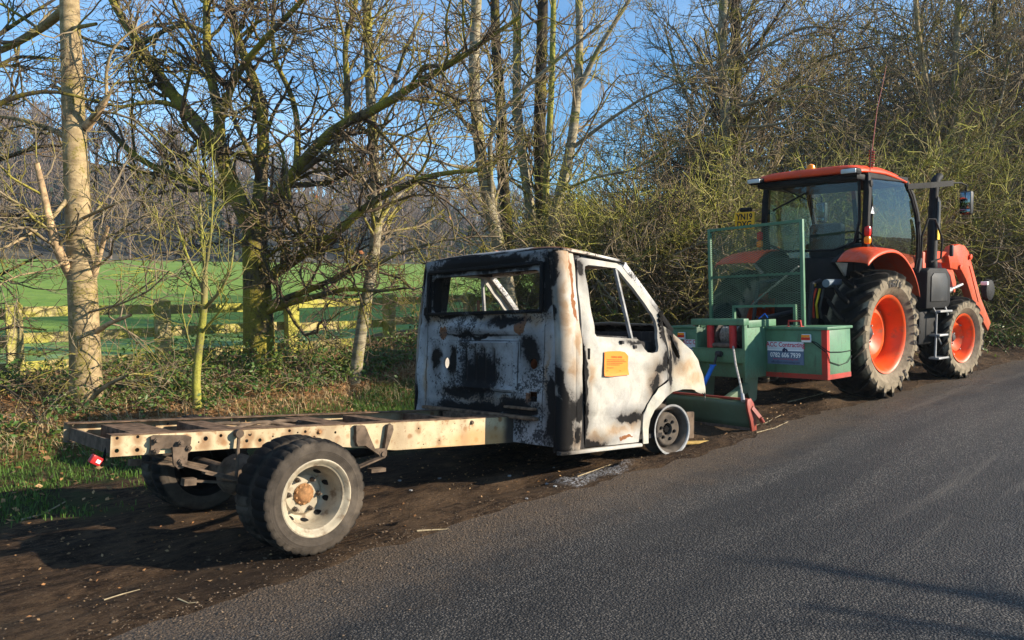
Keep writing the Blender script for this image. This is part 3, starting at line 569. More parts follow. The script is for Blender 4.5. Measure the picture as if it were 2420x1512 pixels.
for sg in (-1, 1):
    MB().bar([(2.95, sg*.855, 1.985), (3.2, sg*.872, 1.79), (3.46, sg*.90, 1.565), (3.62, sg*.915, 1.42)], .06, .05, up=(0, 1, 0)).build('windscreen_pillar', M_pillar, TR, bevel=.01)
    MB().bar([(2.42, sg*.80, 1.99), (2.9, sg*.80, 1.985)], .07, .05).build('cant_rail', M_char, TR)
# doors
dout = [(2.375,.445),(2.355,.7),(2.335,1.0),(2.318,1.29),(2.312,1.7),(2.316,1.93),(2.335,1.975),(2.38,1.99),(2.86,1.99),(2.93,1.965),(3.18,1.765),(3.33,1.64),(3.44,1.535),(3.468,1.42),(3.475,1.2),(3.488,.985),(3.425,.957),(3.33,.915),(3.245,.852),(3.17,.77),(3.122,.685),(3.105,.56),(3.10,.445)]
dwin = [(2.50,1.345),(2.475,1.37),(2.425,1.72),(2.41,1.88),(2.425,1.92),(2.47,1.937),(2.84,1.945),(2.88,1.925),(3.14,1.72),(3.31,1.57),(3.345,1.51),(3.36,1.42),(3.355,1.28),(3.335,1.235),(3.28,1.22),(3.19,1.225),(3.14,1.255),(3.10,1.32),(3.06,1.34)]
def doorf(sg):
    def f(x, z):
        d = .012*box_in(z, .722, 3, .008) - .010*box_in(z, 1.28, 1.40, .04) + dent(x, z)*1.1
        d -= .014*box_in(x, 2.36, 2.47, .02)*box_in(z, 1.12, 1.27, .03) + .02*float(np.exp(-((x-2.47)/.03)**2-((z-.92)/.035)**2))
        d += .010*float(sstep(.10, .0, abs((z-1.27) + .22*(x-2.6)))) * float(sstep(2.45, 2.6, x)) * float(1-sstep(3.1, 3.3, x))
        return (x, sg*(Wc(z) - gx(x) + d - .012), z)
    return f
for sg in (-1, 1):
    dr = mobj('door', panel_mesh('door', dout, [dwin], doorf(sg), .03, .035, smooth=45), M_door, TR)
    MB().bar([(2.845, sg*(Wc(1.94)-.02), 1.94), (2.99, sg*(Wc(1.34)-.025), 1.34)], .022, .03, up=(0, 1, 0)).build('window_divider', M_rimash, dr)
    MB().box(2.365, 2.405, sg*.952-.02, sg*.952+.02, 1.155, 1.245, c=.006).build('handle', M_dark, dr)
    for hx, hz in ((2.82, 1.305), (3.0, 1.27)): MB().box(hx-.018, hx+.018, sg*.962-.02, sg*.962+.019, hz-.014, hz+.014, c=.004).build('clip_hole', M_char, dr)
    MB().bar([(2.48, sg*.90, 1.33), (3.1, sg*.90, 1.325)], .03, .06).build('inner_lining', M_char, dr)
    b = MB()
    for i in range(9):
        a = i*.7; b.tube([(3.40+.02*sin(a), sg*(.93+.015*cos(a*1.3)), 1.20+.045*i), (3.42+.02*sin(a+2), sg*(.945), 1.235+.045*i)], [.022, .016], 6)
    b.build('melted_mirror', M_dark, dr)
    if sg < 0: door_r = dr
    # wing
    wout = [(3.115,.43),(3.118,.56),(3.135,.68),(3.182,.762),(3.256,.842),(3.34,.903),(3.435,.945),(3.503,.972),(3.492,1.2),(3.484,1.42),(3.475,1.47),(3.57,1.435),(3.68,1.385),(3.78,1.325),(3.873,1.265),(3.98,1.215),(4.055,1.163),(4.125,1.08),(4.185,1.0),(4.22,.963),(4.258,.90),(4.282,.83),(4.275,.765),(4.25,.80),(4.235,.775),(4.21,.825),(4.13,.84),(4.05,.85),(3.95,.873),(3.84,.892),(3.70,.895),(3.575,.872),(3.46,.838),(3.36,.785),(3.27,.715),(3.215,.64),(3.195,.55),(3.19,.43)]
    whole_ = [(3.545,1.395),(3.58,1.375),(3.63,1.30),(3.685,1.20),(3.68,1.175),(3.63,1.19),(3.58,1.27)]
    def wf(x, z):
        fl = .022*float(sstep(.10, .03, abs(hypot(x-3.62, (z-.45)) - .47))) * (1 if z < 1.0 else 0)
        return (x, sg*(Wc(z) - gx(x) - .012 + fl + dent(x*1.3, z)*1.8 - .05*max(0, z-1.2)), z)
    w = mobj('wing', panel_mesh('wing', wout, [whole_], wf, .01, .04, smooth=50), M_wing, TR)
    MB().prism([(3.53,1.40),(3.60,1.40),(3.70,1.20),(3.67,1.16),(3.58,1.2)], sg*.86, sg*.90, lambda u, v, d: (u, d, v)).build('hinge_cavity', M_char, w)
# orange notice stuck to the door
M_orange = simple('orange notice paper', (.72, .20, .012), .6, var=.05, bump=.05)
M_ink = simple('dark orange-brown print', (.36, .08, .01), .7, var=.1)
nf = lambda u, v: (2.56 + u, -(Wc(1.1) + .014 + .012*float(sstep(.27, .33, u))*float(sstep(.16, .20, v)) + .006*float(sstep(.02, 0, v))), 1.02 + v + .01*u)
nt = mobj('notice', panel_mesh('notice', [(0,.0),(.08,-.004),(.325,.006),(.335,.012),(.318,.06),(.318,.165),(.27,.20),(.2,.208),(.08,.206),(0,.20)], [], nf, .0, .03), M_orange, door_r, label='bright orange paper notice with print')
def flat_text(name, s, size, loc, mat, parent, rz=0, face='-Y', bold=0.0, sx=1.0, align='CENTER', rx=0):
    me = text_mesh(s, size, .0004, bold, align, sx); o = mobj(name, me, mat, parent)
    o.location = loc; o.rotation_euler = {'-Y': (radians(90), 0, 0), '-X': (radians(90), 0, radians(-90)), 'Z': (0, 0, rz)}[face]; return o
ny_ = -(Wc(1.1) + .017)
o = flat_text('print', 'COUNCIL AWARE', .024, (2.56+.16, ny_, 1.02+.158), M_ink, nt, sx=.75)
b = MB(); rr = random.Random(3)
rr = random.Random(3)
for ln, (v, x1) in enumerate(((.133,.27),(.119,.285),(.105,.24),(.091,.20),(.066,.12),(.042,.05),(.042,.22))):
    u = .03 if ln != 6 else .2
    while u < x1:
        w = rr.uniform(.008, .026); b.box(2.56+u, 2.56+min(u+w, x1), ny_, ny_+.0004, 1.02+v, 1.02+v+.0055); u += w+.006
b.build('print_lines', M_ink, nt, 0, kind='stuff')
# bonnet, front, interior
V = []; F = []; bx = [3.47,3.57,3.68,3.78,3.873,3.98,4.055,4.125,4.185,4.22,4.258,4.28]; bz = [1.47,1.435,1.385,1.325,1.265,1.215,1.163,1.08,1.0,.963,.90,.84]; nb = 17
for x, z in zip(bx, bz):
    W = Wc(z) - gx(x) - .03 - .05*max(0, z-1.2)
    for j in range(nb): v = 2*j/(nb-1)-1; V.append((x + .12*(1-v*v)*float(sstep(3.8, 4.28, x)), W*v, z + .045*(1-v**4)*(1 if z > 1 else .3) - .003 + .006*sin(11*v+7*x)))
for i in range(len(bx)-1):
    for j in range(nb-1): F.append((i*nb+j, (i+1)*nb+j, (i+1)*nb+j+1, i*nb+j+1))
b = MB(); b.add(V, F); o = mobj('bonnet', b.mesh('bonnet', 60), M_wing, TR); md = o.modifiers.new('thickness', 'SOLIDIFY'); md.thickness = .008
MB().box(3.42, 3.50, -.9, .9, .75, 1.42, c=.02).box(3.2, 3.45, -.86, .86, 1.22, 1.33, c=.03).box(3.24, 3.42, -.55, .55, 1.1, 1.36, c=.04).build('dashboard', M_char, TR)
b = MB(); ring = [(3.13+.05*sin(a)*.5, .42+.19*cos(a), 1.27+.17*sin(a)) for a in [2*pi*i/20 for i in range(21)]]
b.tube(ring, .012, 6).tube([(3.3, .42, 1.15), (3.14, .42, 1.27)], .02, 6).build('steering_wheel', M_char, TR)
for sy, w in ((.42, .26), (-.35, .40)):
    b = MB().box(2.35, 2.80, sy-w, sy+w, .82, .90, c=.02).box(2.38, 2.44, sy-w, sy+w, .90, 1.36, c=.02)
    b.tube([(2.42, sy-w+.03, 1.3), (2.42, sy-w+.03, 1.50), (2.42, sy+w-.03, 1.50), (2.42, sy+w-.03, 1.3)], .018, 7); b.build('seat_frame', M_rustseat, TR)
MB().box(2.40, 2.47, .05, .42, 1.50, 1.575, c=.02).box(2.40, 2.46, .47, .66, 1.50, 1.57, c=.02).build('headrest_frame', M_rustseat, TR)
MB().tube([(2.43, .43, 1.45), (2.43, .44, 1.68)], [.022, .014], 7).build('belt_post', M_rustseat, TR)
MB().box(2.1, 3.5, -.92, .92, .46, .50).build('floor_pan', M_char, TR)
MB().box(3.55, 4.05, -.35, .35, .55, 1.05, c=.05).box(4.1, 4.18, -.5, .5, .6, 1.0, c=.01).build('engine', M_dark, TR)
MB().box(3.5, 4.2, -.60, -.52, .50, .60, c=.01).box(3.5, 4.2, .52, .60, .50, .60, c=.01).box(4.14, 4.2, -.80, .80, .48, .60, c=.012).box(4.02, 4.16, -.84, -.80, .40, .66, c=.01).build('front_subframe', M_chas, TR)
MB().prism([(3.2,.5),(3.25,.72),(3.4,.86),(3.6,.92),(3.85,.93),(3.98,.9),(3.98,.95),(3.6,1.0),(3.3,.92),(3.17,.7)], -.90, -.45, lambda u, v, d: (u, d, v)).prism([(3.2,.5),(3.25,.72),(3.4,.86),(3.6,.92),(3.85,.93),(3.98,.9),(3.98,.95),(3.6,1.0),(3.3,.92),(3.17,.7)], .45, .90, lambda u, v, d: (u, d, v)).build('wheel_housing', M_char, TR)
# ================================================================ orange tractor
M_or = simple('glossy orange tractor paint', (.66, .055, .006), .42, var=.10, scale=3, dirt=.6, dirtcol=(.30, .13, .07), dscale=6, spec=.25, bump=.06)
def dusty_orange(name, col, zl, zh):
    m = NM(name); co = m.obj(); a = m.noise(3, 6, .6, co=co); h = m.noise(26, 8, .72, co=co); w = m.noise(6, 6, .65, co=m.scale(co, (1.5, 1.5, .6)))
    c = m.mix(m.ramp(a, .35, .7), tuple(x*.88 for x in col), tuple(x*1.06 for x in col)); c = m.mix(m.ramp(h, .60, .72, 0, .5), c, (.16, .055, .03))
    z = m.math('ADD', m.sep(co, 2), m.math('MULTIPLY', m.math('SUBTRACT', w, .5), 1.4)); c = m.mix(m.ramp(z, zh, zl, 0, .45), c, (.26, .15, .09)); c = m.mix(m.ramp(w, .56, .74, 0, .45), c, (.25, .12, .07))
    return m.fin(c, m.ramp(w, .35, .7, .34, .62), 0, m.bump(h, .12, .003, m.bump(a, .1, .02)), .28)
M_or = dusty_orange('dusty orange tractor paint', (.70, .058, .006), 1.1, 2.0)
M_orrim = simple('orange wheel paint', (.70, .075, .006), .45, var=.12, scale=4, dirt=.7, dirtcol=(.24, .12, .06), dscale=7, spec=.35, bump=.05, dpow=(.50, .70))
M_blk = simple('black tractor plastic', (.007, .007, .0075), .7, var=.3, dirt=.4, dirtcol=(.03, .027, .023), dscale=4, spec=.25)
M_gry = simple('dark grey tractor steel', (.022, .0225, .024), .55, var=.3, dirt=.5, dirtcol=(.06, .054, .046), dscale=4)
M_step = simple('worn grey step steel', (.30, .30, .30), .5, metal=.4, var=.3, dirt=.6, dirtcol=(.13, .11, .09))
M_seat = simple('black seat fabric', (.03, .032, .034), .8, var=.3)
M_trtyre = tyre_mat('muddy tractor tyre rubber', (.24, .195, .135), (.008, .0075, .007), .2, .715)
M_trtyre2 = tyre_mat('muddy front tractor tyre rubber', (.24, .195, .135), (.008, .0075, .007), .2, .535)
M_letter = simple('raised dark tyre lettering', (.035, .03, .026), .8)
M_red = simple('red lamp lens', (.55, .02, .015), .2, var=.1)
M_amb = simple('amber lamp lens', (.85, .26, .01), .2, var=.1)
M_yel = simple('yellow number plate', (.74, .36, .01), .4, var=.05)
M_black_print = simple('black lettering', (.012, .012, .012), .6)
M_white = simple('white lettering', (.8, .8, .8), .5, var=.05)
M_lens = simple('clear lamp lens', (.5, .52, .52), .15, var=.1, spec=.6)
M_hivis = simple('yellow warning label', (.75, .5, .03), .5)
def glass_mat(name, tint, refl=1.5):
    m = NM(name); t = m.t; t.nodes.remove(m.b)
    tr = m.n('BsdfTransparent', {0: tint}); gl = m.n('BsdfGlossy', {'Color': (1, 1, 1), 'Roughness': .02})
    fr = m.n('Fresnel', {0: refl}); mx = m.n('MixShader', (fr, tr, gl)); t.links.new(mx, m.out.inputs[0]); return m.m
M_glass = glass_mat('tinted cab glass', (.55, .68, .64, 1), 1.45)
M_mirror = NM('mirror glass').fin((.22, .24, .24), .06, 1.0)

TC = thing('farm_tractor', 'orange farm tractor with front loader and cab, parked on the verge ahead of the truck', 'tractor', (9.866, 4.526, .10), (0, 0, radians(-5)))
def lug_tyre(name, R, w, rr, nl, mat):
    h = R*.085; Rc = R - h; hw = w/2
    prof = [(-hw*.62, rr), (-hw*.78, rr+.03), (-hw*.98, rr+(Rc-rr)*.45), (-hw*.97, rr+(Rc-rr)*.75), (-hw*.88, Rc-.035), (-hw*.6, Rc-.008), (0, Rc), (hw*.6, Rc-.008), (hw*.88, Rc-.035), (hw*.97, rr+(Rc-rr)*.75), (hw*.98, rr+(Rc-rr)*.45), (hw*.78, rr+.03), (hw*.62, rr)]
    b = MB().lathe(prof, 64)
    for sg in (-1, 1):
        for k in range(nl):
            a0 = 2*pi*(k + (.5 if sg > 0 else 0))/nl; secs = []
            for t, ax, r0, r1, wd in ((0, -.03, Rc-.01, R-.004, .045), (.3, hw*.28, Rc-.012, R, .05), (.62, hw*.6, Rc-.02, R-.004, .055), (.9, hw*.9, Rc-.06, R-.022, .060), (1.0, hw*1.0, Rc-.085, R-.04, .060), (1.04, hw*.985, Rc-.10, Rc-.05, .045)):
                a = a0 - .40*t**1.15*(.8/R)*.9; dw = wd/R/2
                secs.append([(ax, r0, a-dw*1.5), (ax, r1, a-dw*.75), (ax, r1, a+dw*.75), (ax, r0, a+dw*1.5)])
            V = [(r*cos(a), -sg*ax, r*sin(a)) for s_ in secs for ax, r, a in s_]; F = []
            for i in range(len(secs)-1):
                for j in range(3): F.append((i*4+j, i*4+j+1, i*4+j+5, i*4+j+4))
            F += [(0,1,2,3), tuple((len(secs)-1)*4+j for j in (3,2,1,0))]
            b.add(V, F)
    me = b.mesh(name, 30); me.materials.append(mat); return me
def tractor_wheel(R, w, rr, nl, mat, dish):
    ty = lug_tyre('tyre', R, w, rr, nl, mat); hw = w/2
    o = hw*.66
    rim = MB().lathe([(-o, rr+.01), (-o-.01, rr-.012), (-o+.04, rr-.03), (-o+.09, rr-.075), (o-.12, rr-.075), (o-.07, rr-.045), (o-.025, rr-.03), (o+.008, rr-.006), (o+.022, rr+.012), (o+.028, rr+.008), (o+.018, rr-.018), (o-.015, rr-.040), (o-.065, rr-.058), (o-.12, rr-.09), (dish+.03, rr-.092), (dish, rr-.10), (dish-.005, rr-.11)], 56).mesh('rim', 40); rim.materials.append(M_orrim)
    disc = MB().lathe([(dish, rr-.095), (dish+.05, rr-.15), (dish+.06, rr*.55), (dish-.01, rr*.36), (dish-.035, rr*.2), (dish-.03, 0)], 48).mesh('wheel_disc', 45); disc.materials.append(M_orrim)
    hub = MB().lathe([(dish-.04, 0), (dish-.04, rr*.20), (dish+.01, rr*.19), (dish+.03, rr*.12), (dish+.035, 0)], 24).mesh('hub', 30); hub.materials.append(M_gry)
    bolt = MB().lathe([(0, 0), (0, .019), (.012, .019), (.014, .012), (.03, .011), (.03, 0)], 6).mesh('wheel_bolt', 30); bolt.materials.append(M_step)
    return ty, rim, disc, hub, bolt
RW = tractor_wheel(.80, .52, .475, 21, M_trtyre, -.045); FW = tractor_wheel(.605, .42, .345, 19, M_trtyre2, .01)
def put_wheel(K, rr, dish, loc, steer, flip, spin, name):
    w = mobj(name, K[1], None, TC); w.location = loc; w.rotation_euler = (0, spin, steer + (pi if flip else 0))
    mobj('tyre', K[0], None, w); mobj('wheel_disc', K[2], None, w); mobj('hub', K[3], None, w)
    for i in range(8):
        a = 2*pi*i/8; o = mobj('wheel_bolt', K[4], None, w); o.location = (rr*.30*cos(a), -(dish-.035), rr*.30*sin(a))
    for i in range(8):
        a = 2*pi*i/8+.2; o = mobj('wheel_bolt', K[4], None, w); o.location = (rr*.70*cos(a), -(dish+.012), rr*.70*sin(a))
    return w
w1 = put_wheel(RW, .475, -.045, (0, -.84, .795), 0, False, .1, 'rear_wheel'); put_wheel(RW, .475, -.045, (0, .84, .795), 0, True, .3, 'rear_wheel')
put_wheel(FW, .345, .01, (2.50, -.80, .615), radians(-4), False, .2, 'front_wheel'); put_wheel(FW, .345, .01, (2.50, .80, .61), radians(-4), True, .5, 'front_wheel')
def arc_text(s, size, r, a_mid, y, parent, step=1.0):
    n = len(s)
    for i, ch in enumerate(s):
        if ch == ' ': continue
        a = a_mid - (i-(n-1)/2)*size*.72*step/r
        me = text_mesh(ch, size, .002, .004); o = mobj('tyre_lettering', me, M_letter, parent)
        base = Matrix.Translation((r*cos(a), y, r*sin(a))) @ Matrix.Rotation(-(a-pi/2), 4, 'Y') @ Matrix.Rotation(pi/2, 4, 'X')
        o.matrix_local = base
arc_text('520/70 R 34', .125, .612, radians(-12)+.1, -.262, w1, 1.25); arc_text('HG76', .12, .625, radians(88)+.1, -.262, w1)
# fenders
def fender(sg):
    path = [(-.62,1.66),(-.58,1.70),(-.40,1.79),(-.15,1.838),(.07,1.845),(.25,1.80),(.385,1.735),(.59,1.59),(.715,1.44),(.80,1.25)]
    ipath = [(-.42,1.69),(-.36,1.73),(-.2,1.85),(.05,1.885),(.2,1.885),(.33,1.85),(.44,1.77),(.6,1.62),(.715,1.46),(.80,1.27)]
    V = []; F = []; rows = []
    for (xo, zo), (xi, zi) in zip(path, ipath):
        rows.append([(xo+.0, sg*1.075, zo-.05), (xo, sg*1.07, zo-.012), (xo, sg*1.05, zo), (xo*.7+xi*.3, sg*.88, zo*.7+zi*.3+.012), (xi, sg*.64, zi), (xi, sg*.56, zi-.01)])
    k = 6
    for r in rows: V += r
    for i in range(len(rows)-1):
        for j in range(k-1): F.append((i*k+j, i*k+j+1, (i+1)*k+j+1, (i+1)*k+j))
    b = MB(); b.add(V, F); o = mobj('fender', b.mesh('fender', 60), M_or, TC); md = o.modifiers.new('t', 'SOLIDIFY'); md.thickness = .015; md.offset = -1
    md = o.modifiers.new('s', 'SUBSURF'); md.levels = 1; md.render_levels = 1
    MB().prism([(-.42,1.68),(-.36,1.72),(-.05,1.84),(.2,1.86),(.55,1.6),(.75,1.3),(.55,.9),(-.1,1.5)], sg*.50, sg*.56, lambda u, v, d: (u, d, v)).build('inner_fender', M_blk, TC)
    MB().prism([(-.43,1.675),(-.18,1.67),(-.22,1.51)], sg*.57, sg*.60, lambda u, v, d: (u, d, v)).build('mudguard_stay', simple('bare steel', (.45, .38, .32), .6), o)
    MB().lathe([(0, 0), (0, .022), (.02, .022), (.022, 0)], 14, Matrix.Translation((.30, sg*.66, 1.905)) @ Matrix.Rotation(-pi/2, 4, 'Z')).build('side_marker', M_amb, o)
    # tail lamp on the cab corner
    l = MB().box(-.05, .02, sg*.76-.04, sg*.76+.04, 2.0, 2.13, c=.03).build('tail_lamp', M_red, TC); MB().box(-.052, .022, sg*.76-.041, sg*.76+.041, 1.905, 2.005, c=.03).build('indicator_lens', M_amb, l)
for sg in (-1, 1): fender(sg)
# cab
rp = [(-.02,1.90),(-.03,2.3),(0.0,2.78)]
for sg in (-1, 1):
    MB().bar([(.06, sg*.70, 1.86), (.03, sg*.715, 2.2), (.04, sg*.715, 2.55), (.06, sg*.69, 2.80)], .08, .075, up=(1, 0, 0)).build('rear_pillar', M_blk, TC, bevel=.015)
    MB().bar([(1.10, sg*.69, 2.80), (1.24, sg*.73, 2.60), (1.37, sg*.745, 2.35), (1.47, sg*.74, 2.05), (1.53, sg*.72, 1.75), (1.50, sg*.68, 1.40)], .06, .06, up=(1, 0, 0)).build('front_pillar', M_blk, TC, bevel=.015)
    MB().bar([(.06, sg*.69, 2.77), (1.12, sg*.69, 2.79)], .07, .06).build('roof_rail', M_blk, TC)
    # side glass follows the pillars
    dg_ = [(.13,2.74),(1.08,2.765),(1.22,2.56),(1.345,2.33),(1.435,2.05),(1.49,1.75),(1.45,1.45),(1.0,1.40),(.75,1.62),(.50,1.80),(.15,1.90)]
    mobj('door_glass', panel_mesh('door_glass', dg_, [], lambda x, z: (x, sg*(.745 - .05*((z-2.3)/.5)**2 * (1 if z > 2.3 else .5)), z), 0, .15), M_glass, TC)
    b = MB(); P_ = [(x, sg*(.75 - .05*((z-2.3)/.5)**2 * (1 if z > 2.3 else .5)), z) for x, z in dg_]; b.tube(P_ + [P_[0]], .014, 6); b.build('door_seal', M_blk, TC)
    MB().bar([(1.40, sg*.78, 1.55), (1.44, sg*.785, 1.75)], .03, .06, up=(1, 0, 0)).build('door_handle', M_gry, TC)
# rear glass
rg = [(-.64,2.74),(.64,2.74),(.66,2.2),(.60,1.93),(.35,1.84),(-.35,1.84),(-.60,1.93),(-.66,2.2)]
mobj('rear_glass', panel_mesh('rear_glass', rg, [], lambda y, z: (-.02 - .05*(1-(y/.7)**2) - .03*(2.74-z)*0, y, z), 0, .2), M_glass, TC)
b = MB(); P_ = [(-.025 - .05*(1-(y/.7)**2), y, z) for y, z in rg]; b.tube(P_+[P_[0]], .018, 6); b.build('rear_seal', M_blk, TC)
mobj('windscreen', panel_mesh('windscreen', [(-.66,2.76),(.66,2.76),(.68,1.7),(.4,1.5),(-.4,1.5),(-.68,1.7)], [], lambda y, z: (1.16 + .34*sqrt(max(0, (2.78-z)))*.9 + .06*(1-(y/.7)**2), y, z), 0, .15), M_glass, TC)
MB().tube([(-.075, .38, 2.68), (-.08, .05, 2.52)], .008, 6).tube([(-.085, .52, 2.40), (-.09, .03, 2.60)], .011, 6).build('rear_wiper', M_blk, TC)
MB().bar([(1.34, .12, 2.75), (1.58, .12, 1.6)], .06, .05, up=(1, 0, 0)).build('windscreen_bar', M_blk, TC)
# roof
V = []; F = []; nx, ny = 17, 17
for i in range(nx):
    for j in range(ny):
        u = 2*i/(nx-1)-1; v = 2*j/(ny-1)-1
        e = max(abs(u), abs(v)); x = .47 + .73*u + (.03*(1-v*v) if u > 0 else -.02*(1-v*v)); y = .745*v*(1-.03*u*u)
        V.append((x, y, 2.80 + .10*(1-abs(u)**7)**.5*(1-abs(v)**7)**.5 + .02*(1-u*u) - (.05*u if u > 0 else 0)))
for i in range(nx-1):
    for j in range(ny-1): F.append((i*ny+j, (i+1)*ny+j, (i+1)*ny+j+1, i*ny+j+1))
b = MB(); b.add(V, F); o = mobj('roof', b.mesh('roof', 60), M_or, TC); md = o.modifiers.new('t', 'SOLIDIFY'); md.thickness = .03; md.offset = -1
MB().box(-.2, 1.1, -.70, .70, 2.70, 2.775, c=.02).build('headlining', M_blk, TC)
for y in (-.66, .66):
    l = MB().box(-.34, -.20, y-.11, y+.11, 2.745, 2.83, c=.035).build('work_lamp', M_blk, TC); MB().box(-.352, -.33, y-.095, y+.095, 2.76, 2.815, c=.01).build('lens', M_lens, l)
MB().lathe([(0, 0), (0, .055), (.05, .055), (.085, .045), (.10, .02), (.102, 0)], 18, Matrix.Translation((-.05, .0, 2.87)) @ Matrix.Rotation(-pi/2, 4, 'X')).build('beacon', M_amb, TC)
# whip aerial with coil spring
M_whip = simple('red aerial', (.25, .02, .015), .5)
b = MB().tube([(.20+.03*cos(a), -.68+.03*sin(a), 2.88+a*.0052) for a in [i*.7 for i in range(60)]], .008, 6); o = b.build('aerial_spring', M_whip, TC)
MB().tube([(.20, -.68, 3.08), (.26, -.70, 3.6), (.32, -.73, 3.9), (.37, -.75, 4.15)], [.006, .005, .004, .003], 6).build('whip', M_whip, o)
MB().tube([(.05, -.73, 2.45), (.07, -.73, 3.15)], .006, 6).box(.03, .09, -.76, -.72, 2.62, 2.70, c=.008).build('radio_aerial', M_blk, TC)
# interior
MB().box(.0, 1.45, -.62, .62, 1.2, 1.42).box(.02, .45, -.6, .6, 1.42, 1.72, c=.05).build('cab_floor', M_blk, TC)
MB().box(.38, .85, -.24, .24, 1.62, 1.76, c=.05).box(.33, .47, -.24, .24, 1.74, 2.22, c=.06).box(.40, .80, -.32, -.26, 1.88, 1.95, c=.02).box(.40, .80, .26, .32, 1.88, 1.95, c=.02).build('seat', M_seat, TC)
b = MB(); b.tube([(1.02+.05*sin(a), -.0+.19*cos(a), 2.02+.17*sin(a)*.7) for a in [2*pi*i/20 for i in range(21)]], .014, 6); b.tube([(1.03, 0, 2.02), (1.25, 0, 1.6)], .03, 7); b.tube([(1.02, -.19, 2.02), (1.02, .19, 2.02)], .012, 6); b.build('steering_wheel', M_blk, TC)
MB().box(1.2, 1.4, -.3, .3, 1.4, 1.86, c=.05).build('console', M_blk, TC)
MB().box(.45, .85, -.58, -.42, 1.4, 1.92, c=.05).build('side_console', M_blk, TC)
# rear body, transmission, linkage
MB().box(-.35, 1.6, -.33, .33, .55, 1.25, c=.06).box(-.42, -.30, -.22, .22, .70, 1.30, c=.03).box(-.12, .15, -.62, .62, .65, .98, c=.05).box(-.1, .3, -.55, .55, 1.2, 1.75, c=.04).build('transmission', M_blk, TC)
for sg in (-1, 1):
    MB().bar([(-.35, sg*.36, .52), (-1.2, sg*.42, .48)], .035, .08).build('lower_link', M_gry, TC)
    MB().tube([(-.30, sg*.30, 1.45), (-.62, sg*.38, 1.42), (-.75, sg*.40, .52)], .028, 8).build('lift_arm', M_gry, TC)
MB().tube([(-.38, 0, 1.05), (-1.15, 0, .98)], .03, 8).build('top_link', M_gry, TC)
MB().lathe([(-.25,0),(-.25,.05),(.14,.05),(.14,0)], 12, Matrix.Translation((-.3, -.52, 1.42)) @ Matrix.Rotation(radians(90), 4, 'Z')).build('hydraulic_ram', simple('blue-grey cylinder', (.16, .2, .24), .4), TC)
for k, c in enumerate(((.6,.05,.02),(.7,.5,.02),(.05,.05,.05))): MB().tube([(-.38, -.3-.05*k, 1.35), (-.46, -.3-.05*k, 1.2-.05*k), (-.42, -.3-.05*k, .98)], .014, 6).build('hydraulic_hose', simple('hose colour %d' % k, c, .5), TC)
MB().box(-.46, -.44, -.335, -.265, 1.38, 1.43, c=.01).build('yellow_tag', M_hivis, TC)
# number plate on its bracket beside the left pillar
pl = MB().box(-.315, -.30, .66, .965, 2.15, 2.385, c=.004).build('number_plate', M_yel, TC)
MB().box(-.32, -.26, .72, .90, 2.39, 2.45, c=.02).bar([(-.29, .70, 2.2), (.02, .68, 2.2)], .03, .03).build('plate_lamp', M_blk, TC)
for s_, z in (('YN19', 2.318), ('DXG', 2.215)):
    o = flat_text('plate_lettering', s_, .115, (-.3165, .813, z), M_black_print, pl, face='-X', bold=.004, sx=.92)
# bonnet and nose
V = []; F = []; xs_ = [1.55, 1.8, 2.3, 2.9, 3.3, 3.55, 3.66]; 
for x in xs_:
    t = (x-1.55)/2.1; w = .43-.04*t; zt = 1.88-.16*t - (.10 if x > 3.6 else 0); zb = 1.25
    V += [(x, -w, zb), (x, -w-.01, zt-.22), (x, -w+.03, zt-.06), (x, -w+.14, zt), (x, 0, zt+.025), (x, w-.14, zt), (x, w-.03, zt-.06), (x, w+.01, zt-.22), (x, w, zb)]
k = 9
for i in range(len(xs_)-1):
    for j in range(k-1): F.append((i*k+j, (i+1)*k+j, (i+1)*k+j+1, i*k+j+1))
F.append(tuple(range((len(xs_)-1)*k, len(xs_)*k)))
b = MB(); b.add(V, F); hood = mobj('bonnet', b.mesh('bonnet', 50), M_or, TC)
MB().box(1.6, 3.5, -.36, .36, .62, 1.27, c=.04).box(3.45, 3.9, -.25, .25, .55, .9, c=.04).build('engine', M_blk, TC)
flat_text('bonnet_lettering', 'KUBOTA', .13, (2.42, -.452, 1.70), M_white, hood, bold=.006)
MB().tube([(2.5, -.75, .62), (2.5, .75, .62)], .07, 12).box(2.35, 2.65, -.3, .3, .5, .75, c=.05).build('front_axle', M_gry, TC)
